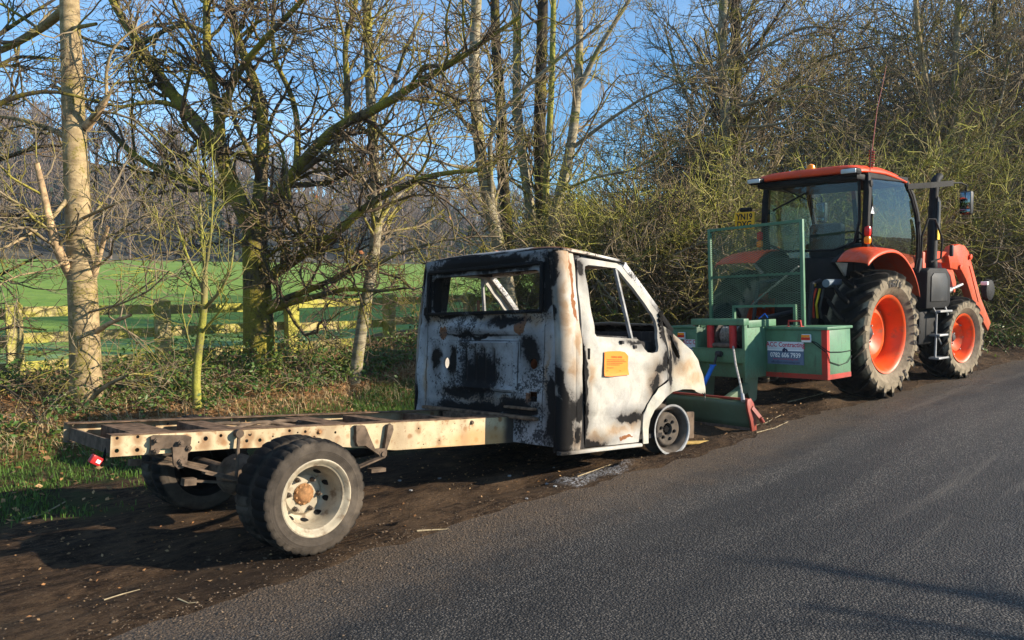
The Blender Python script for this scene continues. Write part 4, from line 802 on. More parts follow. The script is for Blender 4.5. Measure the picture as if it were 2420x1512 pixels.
# loader
for sg in (-1, 1):
    a = MB().prism([(2.62,1.80),(2.80,1.95),(3.0,1.985),(3.20,1.965),(3.36,1.88),(3.46,1.74),(3.90,1.16),(4.35,.75),(4.25,.62),(3.62,1.08),(3.30,1.45),(3.10,1.60),(2.95,1.60),(2.70,1.62)], sg*.56, sg*.68, lambda u, v, d: (u, d, v)).build('loader_arm', M_or, TC, bevel=.012)
    MB().prism([(3.38,1.66),(3.46,1.60),(3.84,1.14),(3.78,1.10)], sg*.68, sg*.69, lambda u, v, d: (u, d, v)).build('stiffener', M_or, a)
    for px_, pz in ((3.38, 1.80), (3.02, 1.64)): MB().lathe([(0,0),(0,.04),(.03,.04),(.035,0)], 14, Matrix.Translation((px_, -.68 if sg < 0 else .71, pz))).build('pivot_pin', M_or, a)
    MB().box(2.2, 2.42, sg*.44-.06, sg*.44+.06, .9, 1.86, c=.02).bar([(2.3, sg*.5, 1.80), (2.75, sg*.60, 1.78)], .08, .16).build('loader_tower', M_or, TC)
    MB().tube([(2.45, sg*.62, 1.25), (2.85, sg*.62, 1.30)], .045, 10).tube([(2.85, sg*.62, 1.30), (3.3, sg*.62, 1.38)], .022, 8).build('lift_ram', M_step, TC)
    MB().lathe([(0,.0),(0,.17),(.03,.18),(.08,.165),(.1,.12),(.1,0)], 20, Matrix.Translation((4.22, sg*.62, 1.28)) @ Matrix.Rotation(0 if sg < 0 else pi, 4, 'Z')).build('lamp_guard', M_blk, TC)
    MB().box(4.05, 4.12, sg*.66-.05, sg*.66+.05, 1.36, 1.42, c=.01).build('lamp_reflector', M_white, TC)
MB().box(4.2, 4.3, -.62, .62, .62, .74, c=.02).box(4.28, 4.45, -.55, .55, .3, .7, c=.03).build('quick_hitch', M_blk, TC)
# exhaust, steps, mirrors, grab handles
MB().lathe([(0,.0),(0,.07),(.02,.075),(.10,.075),(.12,.066),(.86,.066),(.88,.058),(1.10,.058)], 24, Matrix.Translation((2.0, -.70, 1.62)) @ Matrix.Rotation(-pi/2, 4, 'X')).tube([(2.0, -.70, 2.70), (2.01, -.70, 2.80), (2.06, -.70, 2.87), (2.16, -.70, 2.92)], [.058, .062, .06, .055], 16).build('exhaust_stack', M_blk, TC)
MB().prism([(1.96,2.15),(2.06,2.15),(2.06,2.55),(1.96,2.62)], -.775, -.76, lambda u, v, d: (u, d, v)).build('heat_shield', M_gry, TC)
MB().box(1.96, 2.03, -.785, -.776, 2.02, 2.16).build('warning_label', M_hivis, TC)
MB().prism([(1.40,1.58),(1.48,1.62),(2.02,1.62),(2.16,1.50),(2.18,1.12),(2.10,1.06),(1.40,1.06)], -.90, -.45, lambda u, v, d: (u, d, v)).build('exhaust_canister', M_blk, TC, bevel=.03)
MB().prism([(1.50,1.50),(1.58,1.55),(1.95,1.55),(2.03,1.45),(2.03,1.16),(1.50,1.16)], -.915, -.9, lambda u, v, d: (u, d, v)).build('canister_cover', M_gry, TC, bevel=.01)
MB().box(1.45, 2.1, -.80, -.36, .55, 1.05, c=.06).build('fuel_tank', M_blk, TC)
st = MB().tube([(1.62, -.88, 1.10), (1.72, -.90, .98), (1.72, -.90, .38)], .014, 6).tube([(2.02, -.88, 1.10), (2.08, -.90, .98), (2.08, -.90, .38)], .014, 6).tube([(1.80, -.90, .66), (2.06, -.90, .42)], .012, 6).build('step_frame', M_step, TC)
for z in (1.02, .69, .37): MB().box(1.70, 2.10, -.96, -.82, z-.014, z+.014, c=.006).build('step_tread', M_step, st)
for sg in (-1, 1):
    MB().tube([(1.46, sg*.78, 1.62), (1.42, sg*.80, 2.05), (1.46, sg*.86, 2.28), (1.58, sg*.90, 2.28), (1.78, sg*.92, 2.02), (1.80, sg*.90, 1.75), (1.62, sg*.84, 1.70)], .014, 7).build('grab_handle', M_blk, TC)
    MB().bar([(1.12, sg*.72, 2.70), (1.55, sg*.88, 2.74), (1.90, sg*.98, 2.78)], .03, .075).build('mirror_arm', M_blk, TC)
    MB().tube([(1.85, sg*.97, 2.78), (2.05, sg*1.03, 2.79), (2.15, sg*1.06, 2.76), (2.15, sg*1.06, 2.66)], .012, 7).build('mirror_stem', M_blk, TC)
    h = MB().box(2.10, 2.20, sg*1.06-.09, sg*1.06+.07, 2.36, 2.68, c=.03).build('mirror', M_gry, TC)
    MB().box(2.095, 2.102, sg*1.06-.075, sg*1.06+.055, 2.44, 2.66, c=.002).build('mirror_glass', M_mirror, h)
    MB().box(2.094, 2.101, sg*1.06-.075, sg*1.06+.055, 2.375, 2.43, c=.002).build('lower_glass', M_mirror, h)
MB().box(1.98, 2.03, -.98, -.93, 1.78, 1.94, c=.015).build('air_intake', M_gry, TC)
tri = flat_text('label_print', '40', .03, (.10, -.765, 2.33), M_black_print, TC)
MB().prism([(.055,2.29),(.145,2.29),(.10,2.38)], -.7575, -.7565, lambda u, v, d: (u, d, v)).build('warning_triangle', M_white, TC)

# ================================================================ green winch unit on the tractor's linkage
M_gn = simple('dark green gloss paint', (.082, .185, .105), .42, var=.12, scale=4, dirt=.55, dirtcol=(.07, .10, .06), dscale=7, spec=.45, bump=.05)
def worn_paint(name, col, chip, n1=.55):
    m = NM(name); co = m.obj(); a = m.noise(4, 6, .6, co=co); h = m.noise(38, 8, .75, co=co); st = m.noise(9, 7, .7, co=m.scale(co, (2.5, 2.5, .5)))
    c = m.mix(m.ramp(a, .35, .7), tuple(x*.82 for x in col), tuple(x*1.15 for x in col)); c = m.mix(m.ramp(st, .54, .70, 0, .5), c, (.045, .042, .03))
    k = m.ramp(m.math('ADD', h, m.math('MULTIPLY', m.math('SUBTRACT', a, .5), .5)), .64, .69); c = m.mix(m.math('MULTIPLY', k, .85), c, chip)
    lo = m.ramp(m.math('ADD', m.sep(co, 2), m.math('MULTIPLY', m.math('SUBTRACT', h, .5), .9)), .55, .15, 0, .55); c = m.mix(lo, c, (.085, .062, .04))
    return m.fin(c, m.ramp(a, .3, .7, .38, .6), 0, m.bump(k, .3, .003, m.bump(a, .15, .02)), .3)
M_gn = worn_paint('chipped dark green paint', (.082, .185, .105), (.10, .055, .03))
M_rd = worn_paint('chipped red edge paint', (.46, .03, .02), (.12, .05, .035))
M_rdb = simple('worn red roller paint', (.42, .02, .02), .5, var=.2, dirt=.7, dirtcol=(.10, .03, .03), dscale=12)
M_signg = simple('pale grey sign', (.55, .58, .64), .4, var=.05); M_signb = simple('slate blue sign', (.10, .15, .24), .4, var=.05)
M_signr = simple('crimson lettering', (.42, .01, .05), .5, var=.05); M_navy = simple('navy lettering', (.01, .02, .07), .5, var=.05)
M_blue = simple('blue ram paint', (.01, .15, .62), .35, var=.15)
M_rope = simple('grey steel rope', (.30, .28, .25), .7, var=.4, scale=40, bump=.6)
M_drum = simple('rusty winch drum', (.10, .075, .06), .7, var=.4, scale=20)
WU = thing('winch_unit', 'dark green forestry winch box with mesh guard and ground blade, carried behind the tractor', 'winch', (9.866, 4.526, .10), (radians(-2.6), 0, radians(-5)))
for sg in (-1, 1):
    y0, y1 = (-1.10, -.32) if sg < 0 else (.32, 1.10)
    bx_ = MB().box(-1.50, -.98, y0, y1, .315, .868).build('locker', M_gn, WU, bevel=.006)
    MB().box(-1.52, -.96, y0-(.02 if sg < 0 else 0), y1+(.02 if sg > 0 else 0), .870, .90).build('lid', M_gn, bx_, bevel=.004)
    ye = y0 if sg < 0 else y1; yi = y1 if sg < 0 else y0
    e = sg*.003
    MB().box(-1.504, -1.5005, min(ye, ye-sg*.06), max(ye, ye-sg*.06), .317, .866).box(-1.5035, -1.5002, min(ye-sg*.061, yi), max(ye-sg*.061, yi), .317, .372).build('red_edge', M_rd, bx_, 0)
    MB().box(-1.50, -1.45, min(ye, ye+sg*.004), max(ye, ye+sg*.004), .317, .866).box(-1.449, -.982, min(ye, ye+sg*.0035), max(ye, ye+sg*.0035), .317, .372).build('red_edge', M_rd, bx_, 0)
    yh = sg*.66
    MB().tube([(-1.40, yh-.08, .90), (-1.40, yh-.075, .965), (-1.40, yh+.075, .965), (-1.40, yh+.08, .90)], .012, 8).box(-1.43, -1.37, yh-.10, yh-.06, .899, .905).box(-1.43, -1.37, yh+.06, yh+.10, .899, .905).build('lid_handle', M_rd, bx_)
    # sign
    y_c = -.60 if sg < 0 else .62; zc_ = .60
    sg_ = MB().box(-1.510, -1.502, y_c-.228, y_c+.228, zc_-.13, zc_+.03).build('sign', M_signb, bx_); MB().box(-1.5102, -1.5022, y_c-.228, y_c+.228, zc_+.032, zc_+.13).build('sign_top', M_signg, sg_)
    MB().box(-1.5115, -1.5105, y_c-.228, y_c+.228, zc_+.026, zc_+.036).build('sign_line', M_white, sg_, 0)
    flat_text('sign_lettering', 'ACC Contracting', .075, (-1.5112, y_c, zc_+.094), M_signr, sg_, face='-X', bold=.0012, sx=.90)
    flat_text('sign_lettering', '0782 606 7939', .074, (-1.5112, y_c, zc_-.026), M_white, sg_, face='-X', bold=.0010, sx=.86)
    flat_text('sign_lettering', 'www.acc-contracting.com', .030, (-1.5112, y_c, zc_-.068), M_signr, sg_, face='-X', sx=1.0)
    flat_text('sign_lettering', 'office@acc-contracting.com', .036, (-1.5112, y_c, zc_-.105), M_navy, sg_, face='-X', sx=.88)
    tr_ = MB()
    for (cy, cz, r) in ((.022, .008, .020), (-.026, .004, .014)): tr_.lathe([(0,0),(0,r),(.001,r),(.001,0)], 14, Matrix.Translation((-1.5112, y_c+cy*.8, zc_+cz+.022)) @ Matrix.Rotation(-pi/2, 4, 'Z'))
    tr_.box(-1.5125, -1.5114, y_c-.024, y_c+.024, zc_+.032, zc_+.05).box(-1.5128, -1.5117, y_c-.002, y_c+.02, zc_+.049, zc_+.062).build('sign_tractor_logo', M_navy, sg_, 0)
    # light cluster
    yl = sg*.87; zl = .775
    lm = MB().box(-1.535, -1.502, yl-.055, yl+.055, zl-.045, zl+.045, c=.008).build('light_cluster', M_white, bx_)
    MB().box(-1.539, -1.534, yl-.05, yl+.05, zl+.012, zl+.04).build('amber_lens', M_amb, lm, 0); MB().box(-1.539, -1.534, yl-.053, yl+.053, zl-.02, zl+.011).build('red_lens', M_red, lm, 0)
    MB().tube([(-1.51, yl+sg*.055, zl-.03), (-1.512, yl+sg*.12, zl-.05), (-1.512, yl+sg*.17, zl-.09), (-1.512, ye+sg*.006, zl-.13), (-1.46, ye+sg*.012, zl-.15), (-1.2, ye+sg*.012, zl-.165), (-.98, ye+sg*.012, zl-.16)], .005, 6).tube([(-1.51, yl+sg*.055, zl-.035), (-1.512, yl+sg*.15, zl-.10), (-1.515, ye+sg*.01, zl-.16), (-1.46, ye+sg*.012, zl-.26), (-1.25, ye+sg*.014, zl-.31), (-1.08, ye+sg*.014, zl-.29), (-.98, ye+sg*.012, zl-.22)], .005, 6).build('lamp_cable', M_blk, bx_)
# winch frame
for y in (-.33, .33):
    MB().box(-1.93, -1.45, y-.015, y+.015, .32, .96).build('side_plate', M_gn, WU, bevel=.003)
MB().box(-1.97, -1.87, -.37, .37, .935, 1.01, c=.006).build('top_beam', M_gn, WU)
MB().box(-1.86, -1.30, -.36, -.30, .905, .985, c=.005).build('top_rail', M_gn, WU); MB().box(-1.86, -1.30, .30, .36, .905, .985, c=.005).build('top_rail', M_gn, WU)
MB().box(-1.945, -1.90, -.36, -.345, .32, .95).box(-1.95, -1.90, -.365, .365, .50, .655, c=.005).build('fairlead_plate', M_gn, WU)
MB().box(-1.96, -1.94, -.37, .37, .655, .668).build('plate_lip', M_gn, WU, 0)
MB().box(-1.86, -1.80, -.32, .32, .32, .50, c=.01).build('lower_beam', M_gn, WU)
for y in (.115, -.195):
    r = MB().lathe([(0,0),(0,.035),(.004,.043),(.125,.043),(.13,.046),(.135,.043),(.262,.043),(.268,.03),(.268,0)], 20, Matrix.Translation((-1.93, y, .668)) @ Matrix.Rotation(-pi/2, 4, 'X')).build('guide_roller', M_rdb, WU)
MB().lathe([(-.13,0),(-.13,.03),(.13,.03),(.13,0)], 14, Matrix.Translation((-1.925, -.04, .70)) ).build('cross_roller', M_drum, WU)
MB().lathe([(-.16,0),(-.16,.15),(-.145,.15),(-.145,.09),(.145,.09),(.145,.15),(.16,.15),(.16,0)], 24, Matrix.Translation((-1.70, -.04, .80))).build('winch_drum', M_drum, WU)
b = MB()
for i in range(10): b.lathe([(-.012,.09),(0,.112),(.012,.09)], 20, Matrix.Translation((-1.70, -.16+.026*i, .80)))
b.build('wound_rope', M_rope, WU)
MB().box(-1.62, -1.58, -.31, .31, .32, .93).build('back_plate', M_blk, WU)
# sheave block and rope to blade
MB().lathe([(-.03,0),(-.03,.035),(.03,.035),(.03,0)], 14, Matrix.Translation((-1.98, -.03, .60))).box(-1.99, -1.95, -.07, .01, .58, .625, c=.006).build('shackle_pin', M_gry, WU)
MB().tube([(-2.0, -.02, .60), (-2.02, .0, .50), (-2.03, .02, .46)], .014, 7).build('ram_rod', M_gry, WU)
MB().tube([(-2.03, .02, .465), (-2.10, .10, .25), (-2.13, .13, .16)], [.026, .026, .026], 12).lathe([(0,.026),(0,.04),(.012,.04),(.012,.026)], 12, Matrix.Translation((-2.03, .02, .465)) @ Matrix.Rotation(-pi/2, 4, 'X')).build('blue_ram', M_blue, WU)
MB().tube([(-1.94, -.20, .70), (-2.3, -.48, .52), (-2.62, -.76, .32), (-2.74, -.86, .225)], .012, 7).build('winch_rope', M_rope, WU)
MB().tube([(-2.70, -.83, .26), (-2.76, -.88, .20)], [.018, .022], 8).build('rope_socket', M_step, WU)
for y in (-.30, .30):
    MB().bar([(-1.85, y, .22), (-2.3, y*1.15, .10), (-2.62, y*1.4, .06)], .08, .10).build('blade_arm', M_gn, WU, bevel=.006)
    MB().prism([(-1.90,.34),(-1.62,.34),(-1.66,.06),(-1.74,.03),(-1.80,.08),(-1.87,.22)], y-.012, y+.012, lambda u, v, d: (u, d, v)).build('leg_plate', M_gn, WU)
# curved ground blade
V = []; F = []; pr = [(-2.70,.205),(-2.73,.19),(-2.735,.14),(-2.715,.06),(-2.69,-.02),(-2.665,-.10)]
for y in (-.90, .66):
    for x, z in pr: V.append((x, y, z))
n = len(pr)
for i in range(n-1): F.append((i, i+1, n+i+1, n+i))
b = MB(); b.add(V, F); bl = mobj('ground_blade', b.mesh('ground_blade', 60), M_gn, WU); md = bl.modifiers.new('t', 'SOLIDIFY'); md.thickness = .014; md.offset = -1
MB().bar([(-2.716, -.90, .212), (-2.716, .66, .212)], .035, .02).build('top_edge', M_rd, bl)
MB().bar([(-2.66, -.90, -.09), (-2.66, .66, -.09)], .02, .05).build('cutting_edge', M_drum, bl)
MB().prism([(-2.75,.215),(-2.69,.225),(-2.64,.17),(-2.62,.10),(-2.60,.0),(-2.60,-.12),(-2.68,-.125),(-2.70,-.02),(-2.745,.10),(-2.76,.17)], -.925, -.902, lambda u, v, d: (u, d, v)).build('end_plate', M_rd, bl, bevel=.004)
MB().bar([(-2.68, -.93, .13), (-2.60, -.96, .03), (-2.565, -.97, -.02)], .045, .012, up=(0, 1, 0)).tube([(-2.60, -.975, .02), (-2.57, -.985, -.03)], .016, 8).build('chain_tab', M_rd, bl)
# mesh guard
gx0 = -1.285
g = MB().box(gx0-.02, gx0+.02, -.66, -.62, .90, 2.135, c=.004).box(gx0-.02, gx0+.02, .62, .66, .90, 2.135, c=.004).box(gx0-.019, gx0+.019, -.619, .619, 2.10, 2.134).box(gx0-.019, gx0+.019, -.52, .28, 1.125, 1.155).box(gx0-.019, gx0+.019, -.55, -.52, .905, 1.155).box(gx0-.019, gx0+.019, .28, .31, .905, 1.155).build('guard_frame', M_gn, WU)
MB().box(gx0+.002, gx0+.018, -.615, .615, 1.50, 1.53).build('guard_rail', M_gn, g)
b = MB(); dz = .026; sl_ = .42
def seg_clip(c, s):
    """line z = c + s*y inside the guard, minus the cut-out"""
    pts = []; ys = np.linspace(-.62, .62, 125)
    run = None
    for y in ys:
        z = c + s*y; ok = .91 <= z <= 2.10 and not (-.52 < y < .28 and z < 1.13)
        if ok and run is None: run = y
        if (not ok or y == ys[-1]) and run is not None:
            if y-run > .015: pts.append((run, y))
            run = None
    return pts
for s in (sl_, -sl_):
    c = .6
    while c < 2.45:
        for ya, yb in seg_clip(c, s):
            p, q = (gx0, ya, c+s*ya), (gx0, yb, c+s*yb); b.bar([p, q], .006, .0036)
        c += dz
g.location.y = -.065
b.build('expanded_mesh', simple('shade-darkened mesh green', (.055, .105, .072), .6), g, 0, kind='stuff')  # darker green than the frame: the guard's shaded side is in the colour
MB().tube([(gx0-.05, -.15, .99), (gx0-.03, -.22, 1.05), (gx0-.06, -.28, 1.0)], .006, 6).build('blue_twine', M_blue, WU)
MB().tube([(-1.22, -.62, 1.60), (-1.1, -.1, 1.30), (-1.0, .2, 1.12)], .012, 6).build('guard_stay', M_rope, WU)
# ================================================================ trees and hedge
def bark(name, lit, dark, moss, mossamt, scale=9, streak=(1, 1, .35), bump=.5, band=False):
    m = NM(name); co = m.pos(); a = m.noise(scale, 6, .65, co=m.scale(co, streak)); b = m.noise(2.2, 5, .6, co=co); h = m.noise(45, 4, .6, co=co)
    c = m.mix(m.ramp(a, .35, .68), lit, dark); c = m.mix(m.ramp(h, .55, .75, 0, .4), c, tuple(min(1, x*1.5) for x in lit))
    if band: c = m.mix(m.ramp(m.noise(14, 5, .6, co=m.scale(co, (.5, .5, 2.6))), .56, .66, 0, .6), c, dark)
    k = m.math('MULTIPLY', m.ramp(m.math('ADD', b, m.math('MULTIPLY', m.math('SUBTRACT', h, .5), .5)), .62-.35*mossamt, .74-.35*mossamt), .9); c = m.mix(k, c, m.mix(m.ramp(h, .4, .65), moss, tuple(x*.55 for x in moss)))
    return m.fin(c, .9, 0, m.bump(a, bump, .02, m.bump(h, .4, .006)), .15)
M_pale = bark('smooth pale grey-tan bark', (.38, .28, .15), (.18, .13, .07), (.26, .21, .05), .25, scale=7, streak=(1, 1, 1.6), bump=.3, band=True)
M_oak = bark('mossy oak bark', (.14, .105, .062), (.030, .023, .016), (.29, .245, .034), .60, scale=16, bump=1.0)
M_ash = bark('grey-green alder bark', (.33, .28, .185), (.12, .10, .066), (.29, .255, .045), .35, scale=10, streak=(.6, .6, 2.2), bump=.4, band=True)
M_darkb = bark('dark branch bark', (.055, .043, .030), (.018, .015, .012), (.18, .15, .025), .40, scale=16)
M_twig = bark('lichen-flecked twigs', (.26, .20, .125), (.105, .08, .052), (.30, .26, .045), .36, scale=5, bump=.1)
M_twigd = bark('dark oak twigs', (.14, .10, .064), (.052, .038, .027), (.25, .21, .036), .33, scale=5, bump=.1)
M_hazel = bark('olive hazel stems', (.27, .23, .095), (.105, .09, .04), (.31, .30, .05), .52, scale=4, bump=.1)
M_dead = simple('torn pale heartwood', (.42, .28, .15), .9, var=.4, scale=14, dirt=.5, dirtcol=(.16, .10, .06), bump=.6)

def resample(P, K):
    P = np.asarray(P, float); d = np.r_[0, np.cumsum(np.linalg.norm(np.diff(P, axis=0), axis=1))]; t = np.linspace(0, d[-1], K)
    # Catmull-like smoothing through linear interpolation then a light blur
    Q = np.stack([np.interp(t, d, P[:, i]) for i in range(3)], 1); R_ = Q.copy(); R_[1:-1] = (Q[:-2]+2*Q[1:-1]+Q[2:])/4; return R_, d[-1]
def nrmz(v): return v/np.maximum(np.linalg.norm(v, axis=-1, keepdims=True), 1e-9)
def tubes(Pa, Ra, n):
    """Pa (M,K,3), Ra (M,K) -> verts, quads"""
    M_, K, _ = Pa.shape
    T = np.empty_like(Pa); T[:, 1:-1] = Pa[:, 2:]-Pa[:, :-2]; T[:, 0] = Pa[:, 1]-Pa[:, 0]; T[:, -1] = Pa[:, -1]-Pa[:, -2]; T = nrmz(T)
    m0 = np.abs(nrmz(Pa[:, -1]-Pa[:, 0])); ref = np.zeros((M_, 3)); ref[np.arange(M_), np.argmin(m0, 1)] = 1
    u = nrmz(np.cross(T, ref[:, None, :])); w = np.cross(T, u)
    a = 2*pi*np.arange(n)/n
    V = Pa[:, :, None, :] + Ra[:, :, None, None]*(u[:, :, None, :]*np.cos(a)[None, None, :, None] + w[:, :, None, :]*np.sin(a)[None, None, :, None])
    idx = np.arange(M_*K*n).reshape(M_, K, n); q = np.stack([idx[:, :-1], np.roll(idx[:, :-1], -1, 2), np.roll(idx[:, 1:], -1, 2), idx[:, 1:]], -1)
    return V.reshape(-1, 3), q.reshape(-1, 4)
def tubes_mesh(name, sets):
    Vs, Fs, b = [], [], 0
    for Pa, Ra, n in sets:
        if len(Pa) == 0: continue
        V, F = tubes(Pa, Ra, n); Vs.append(V); Fs.append(F+b); b += len(V)
    return np_mesh(name, np.concatenate(Vs), np.concatenate(Fs))
def spawn(P, R, dens, L, ang, curl, K, up, rk, rmin, rng, tmin=.15, tmax=1.0, taper=.45, Lvar=.5, pmin=0):
    """children along parent polylines. P (N,K,3) R (N,K)"""
    seg = np.linalg.norm(np.diff(P, axis=1), axis=2).sum(1); cnt = np.maximum(pmin, np.floor(seg*dens + rng.random(len(P)))).astype(int)
    pi_ = np.repeat(np.arange(len(P)), cnt); M_ = len(pi_)
    if M_ == 0: return np.zeros((0, K, 3)), np.zeros((0, K))
    Kp = P.shape[1]; t = (tmin + (tmax-tmin)*rng.random(M_))*(Kp-1); i = np.minimum(t.astype(int), Kp-2); f = (t-i)[:, None]
    p0 = P[pi_, i]*(1-f)+P[pi_, i+1]*f; r0 = R[pi_, i]*(1-f[:, 0])+R[pi_, i+1]*f[:, 0]; T = nrmz(P[pi_, i+1]-P[pi_, i])
    rv = rng.normal(size=(M_, 3)); pr = nrmz(rv - T*(rv*T).sum(1, keepdims=True)); a = ang*(.6+.8*rng.random(M_))[:, None]
    D = nrmz(T*np.cos(a) + pr*np.sin(a)); ln = L*(1-Lvar+2*Lvar*rng.random(M_)); ln = ln*np.clip(1.25-.6*t/(Kp-1), .4, 1.2)
    Q = np.empty((M_, K, 3)); Q[:, 0] = p0
    for k in range(1, K):
        D = nrmz(D + rng.normal(size=(M_, 3))*curl + np.array([0, 0, up])); Q[:, k] = Q[:, k-1] + D*(ln/(K-1))[:, None]
    rr = np.maximum(rmin, np.minimum(r0*rk, ln*.02+rmin)); RR = rr[:, None]*np.linspace(1, taper, K)[None]
    return Q, np.maximum(RR, rmin*.6)
def limb(pts, r0, r1, d0, K=14, wig=.0, rng=RNG):
    """pts [(px,py[,dd])] photo pixels on a tree standing at depth d0"""
    W = [at_depth(p[0], p[1], d0 + (p[2] if len(p) > 2 else 0)) for p in pts]; Q, ln = resample(W, K)
    if wig: Q[1:-1] += rng.normal(size=(K-2, 3))*wig
    return Q, np.linspace(r0, r1, K)
def make_tree(name, label, trunk, limbs, crown, mtr, mlimb, mtw, group=None, leaves=0, seed=1, down=True):
    """trunk (Q,R); limbs list of (Q,R); crown = list of level dicts"""
    rng = np.random.default_rng(seed); base = trunk[0][0].copy(); base[2] = float(gz(base[0], base[1]))
    t = thing(name, label, 'tree', tuple(base), group=group)
    off = base[None, None]
    tb = trunk[0].copy()
    if down: tb = np.concatenate([[tb[0]*[1, 1, 0] + [0, 0, base[2]-.15]], tb]); tr_ = np.r_[trunk[1][0]*1.25, trunk[1]]
    else: tr_ = trunk[1]
    mobj('trunk', tubes_mesh('trunk', [(tb[None]-off, tr_[None], 14)]), mtr, t)
    for Q, R in limbs: mobj('limb', tubes_mesh('limb', [(Q[None]-off, R[None], 9)]), mlimb, t)
    K = 14; P = np.stack([q for q, r in limbs] + ([trunk[0]] if crown.get('from_trunk') else [])) if limbs or crown.get('from_trunk') else None
    R = np.stack([r for q, r in limbs] + ([trunk[1]] if crown.get('from_trunk') else []))
    sets = []; LV = crown['levels']; src = (P, R); allsrc = []
    for li, lv in enumerate(LV):
        c = spawn(src[0], src[1], rng=rng, **lv); sets.append((c[0]-off, c[1], 5 if li == 0 else 3)); allsrc.append(c); src = c
    if crown.get('extra'):
        c = spawn(P, R, rng=rng, **crown['extra']); sets.append((c[0]-off, c[1], 3))
    mobj('crown', tubes_mesh('crown', sets), mtw, t, kind='stuff')
    if leaves:
        tip = allsrc[-1][0][:, -1]; tip = tip[tip[:, 2] < 5.5]; tip = tip[rng.choice(len(tip), min(leaves, len(tip)), replace=False)] - base; mobj('withered_leaves', leaf_mesh('withered_leaves', tip, rng, .05, .09), M_leafb, t, kind='stuff')
    return t
def leaf_mesh(name, C, rng, s0, s1, flat=False):
    n = len(C); s = (s0+(s1-s0)*rng.random(n))[:, None]; a = nrmz(rng.normal(size=(n, 3))*([1, 1, .35] if flat else [1, 1, 1])); rv = rng.normal(size=(n, 3))*([1, 1, .35] if flat else [1, 1, 1]); b = nrmz(rv-a*(rv*a).sum(1, keepdims=True)); c = np.cross(a, b)
    # 5-vertex leaf: folded along the rib, pointed
    p = [C-a*s*.5, C-b*s*.28+c*s*.10, C+b*s*.28+c*s*.10, C+a*s*.5, C+a*s*.02-c*s*.02]
    V = np.stack(p, 1).reshape(-1, 3); i = np.arange(n)[:, None]*5
    F = np.concatenate([i+[0, 4, 1], i+[1, 4, 3], i+[0, 2, 4], i+[2, 3, 4]], 0)
    return np_mesh(name, V, F, False)
def leaf_mat(name, c1, c2, c3, rough=.6, trans=.25):
    m = NM(name); co = m.pos(); a = m.noise(28, 3, co=co); b = m.noise(3.1, 3, co=co)
    c = m.mix(m.ramp(a, .35, .65), c1, c2); c = m.mix(m.ramp(b, .42, .62, 0, .8), c, c3); m.fin(c, rough, 0, None, .3)
    tl = m.n('BsdfTranslucent', {0: c}); mx = m.n('MixShader', (trans, m.b.outputs[0], tl)); m.t.links.new(mx, m.out.inputs[0]); return m.m
M_leafb = leaf_mat('withered oak leaves', (.42, .17, .07), (.26, .10, .04), (.36, .20, .10))

# crown recipes
OAK = dict(levels=[dict(dens=4.6, L=1.15, ang=.95, curl=.30, K=7, up=.05, rk=.5, rmin=.011, tmin=.10, Lvar=.6),
                   dict(dens=6.0, L=.55, ang=.9, curl=.36, K=5, up=.04, rk=.6, rmin=.0075),
                   dict(dens=7.5, L=.25, ang=.85, curl=.36, K=3, up=.03, rk=.65, rmin=.0056)])
SLEN = dict(from_trunk=True, levels=[dict(dens=4.6, L=1.6, ang=.8, curl=.20, K=6, up=.08, rk=.30, rmin=.011, tmin=.2), dict(dens=6.0, L=.62, ang=.75, curl=.24, K=4, up=.06, rk=.6, rmin=.008), dict(dens=4.5, L=.28, ang=.75, curl=.28, K=3, up=.04, rk=.65, rmin=.006)])
SLEN2 = dict(from_trunk=True, levels=[dict(dens=2.9, L=1.3, ang=.75, curl=.20, K=6, up=.10, rk=.28, rmin=.009, tmin=.35), dict(dens=4.4, L=.6, ang=.75, curl=.24, K=4, up=.06, rk=.6, rmin=.007), dict(dens=3.6, L=.28, ang=.75, curl=.28, K=3, up=.04, rk=.65, rmin=.0056)])
# --- pale trunk with torn stems
d = 8.6
tk = limb([(206,1000),(203,900),(200,780),(193,640),(186,520),(179,400),(173,250),(168,120),(164,0),(160,-170)], .185, .10, d); tk = (tk[0], np.interp(np.linspace(0, 1, 14), [0, .12, .3, .5, 1], [.185, .160, .150, .128, .088]))
L1 = [limb([(172,660,0),(140,600,-.25),(118,530,-.4),(102,450,-.45),(86,385,-.5)], .06, .028, d), limb([(203,300,0),(236,262,-.1),(259,218,-.2)], .055, .022, d), limb([(168,8),(108,60,.2),(50,95,.4),(0,121,.6),(-70,140,.8)], .055, .03, d), limb([(165,70),(195,62,-.2),(228,56,-.3)], .03, .018, d),
      limb([(203,962,-.15),(232,925,-.3),(262,905,-.4),(302,886,-.5)], .035, .014, d), limb([(225,785),(262,762,-.2),(310,744,-.3)], .035, .016, d), limb([(222,650),(238,590,-.1),(255,535,-.2)], .04, .02, d), limb([(170,330),(110,300,.2),(40,280,.5),(-40,270,.8)], .035, .015, d), limb([(175,450),(120,520,-.3),(60,560,-.6),(-20,600,-.9)], .025, .010, d), limb([(186,520),(230,500,-.3),(300,470,-.6),(380,480,-.9)], .02, .008, d), limb([(252,225,-.2),(250,170,-.2),(262,120,-.3),(300,80,-.3),(350,50,-.2)], .02, .009, d), limb([(200,740),(280,720,-.5),(350,690,-.9),(400,640,-1.2)], .015, .006, d), limb([(190,600),(110,640,-.5),(40,650,-.9),(-30,690,-1.2)], .015, .006, d)]
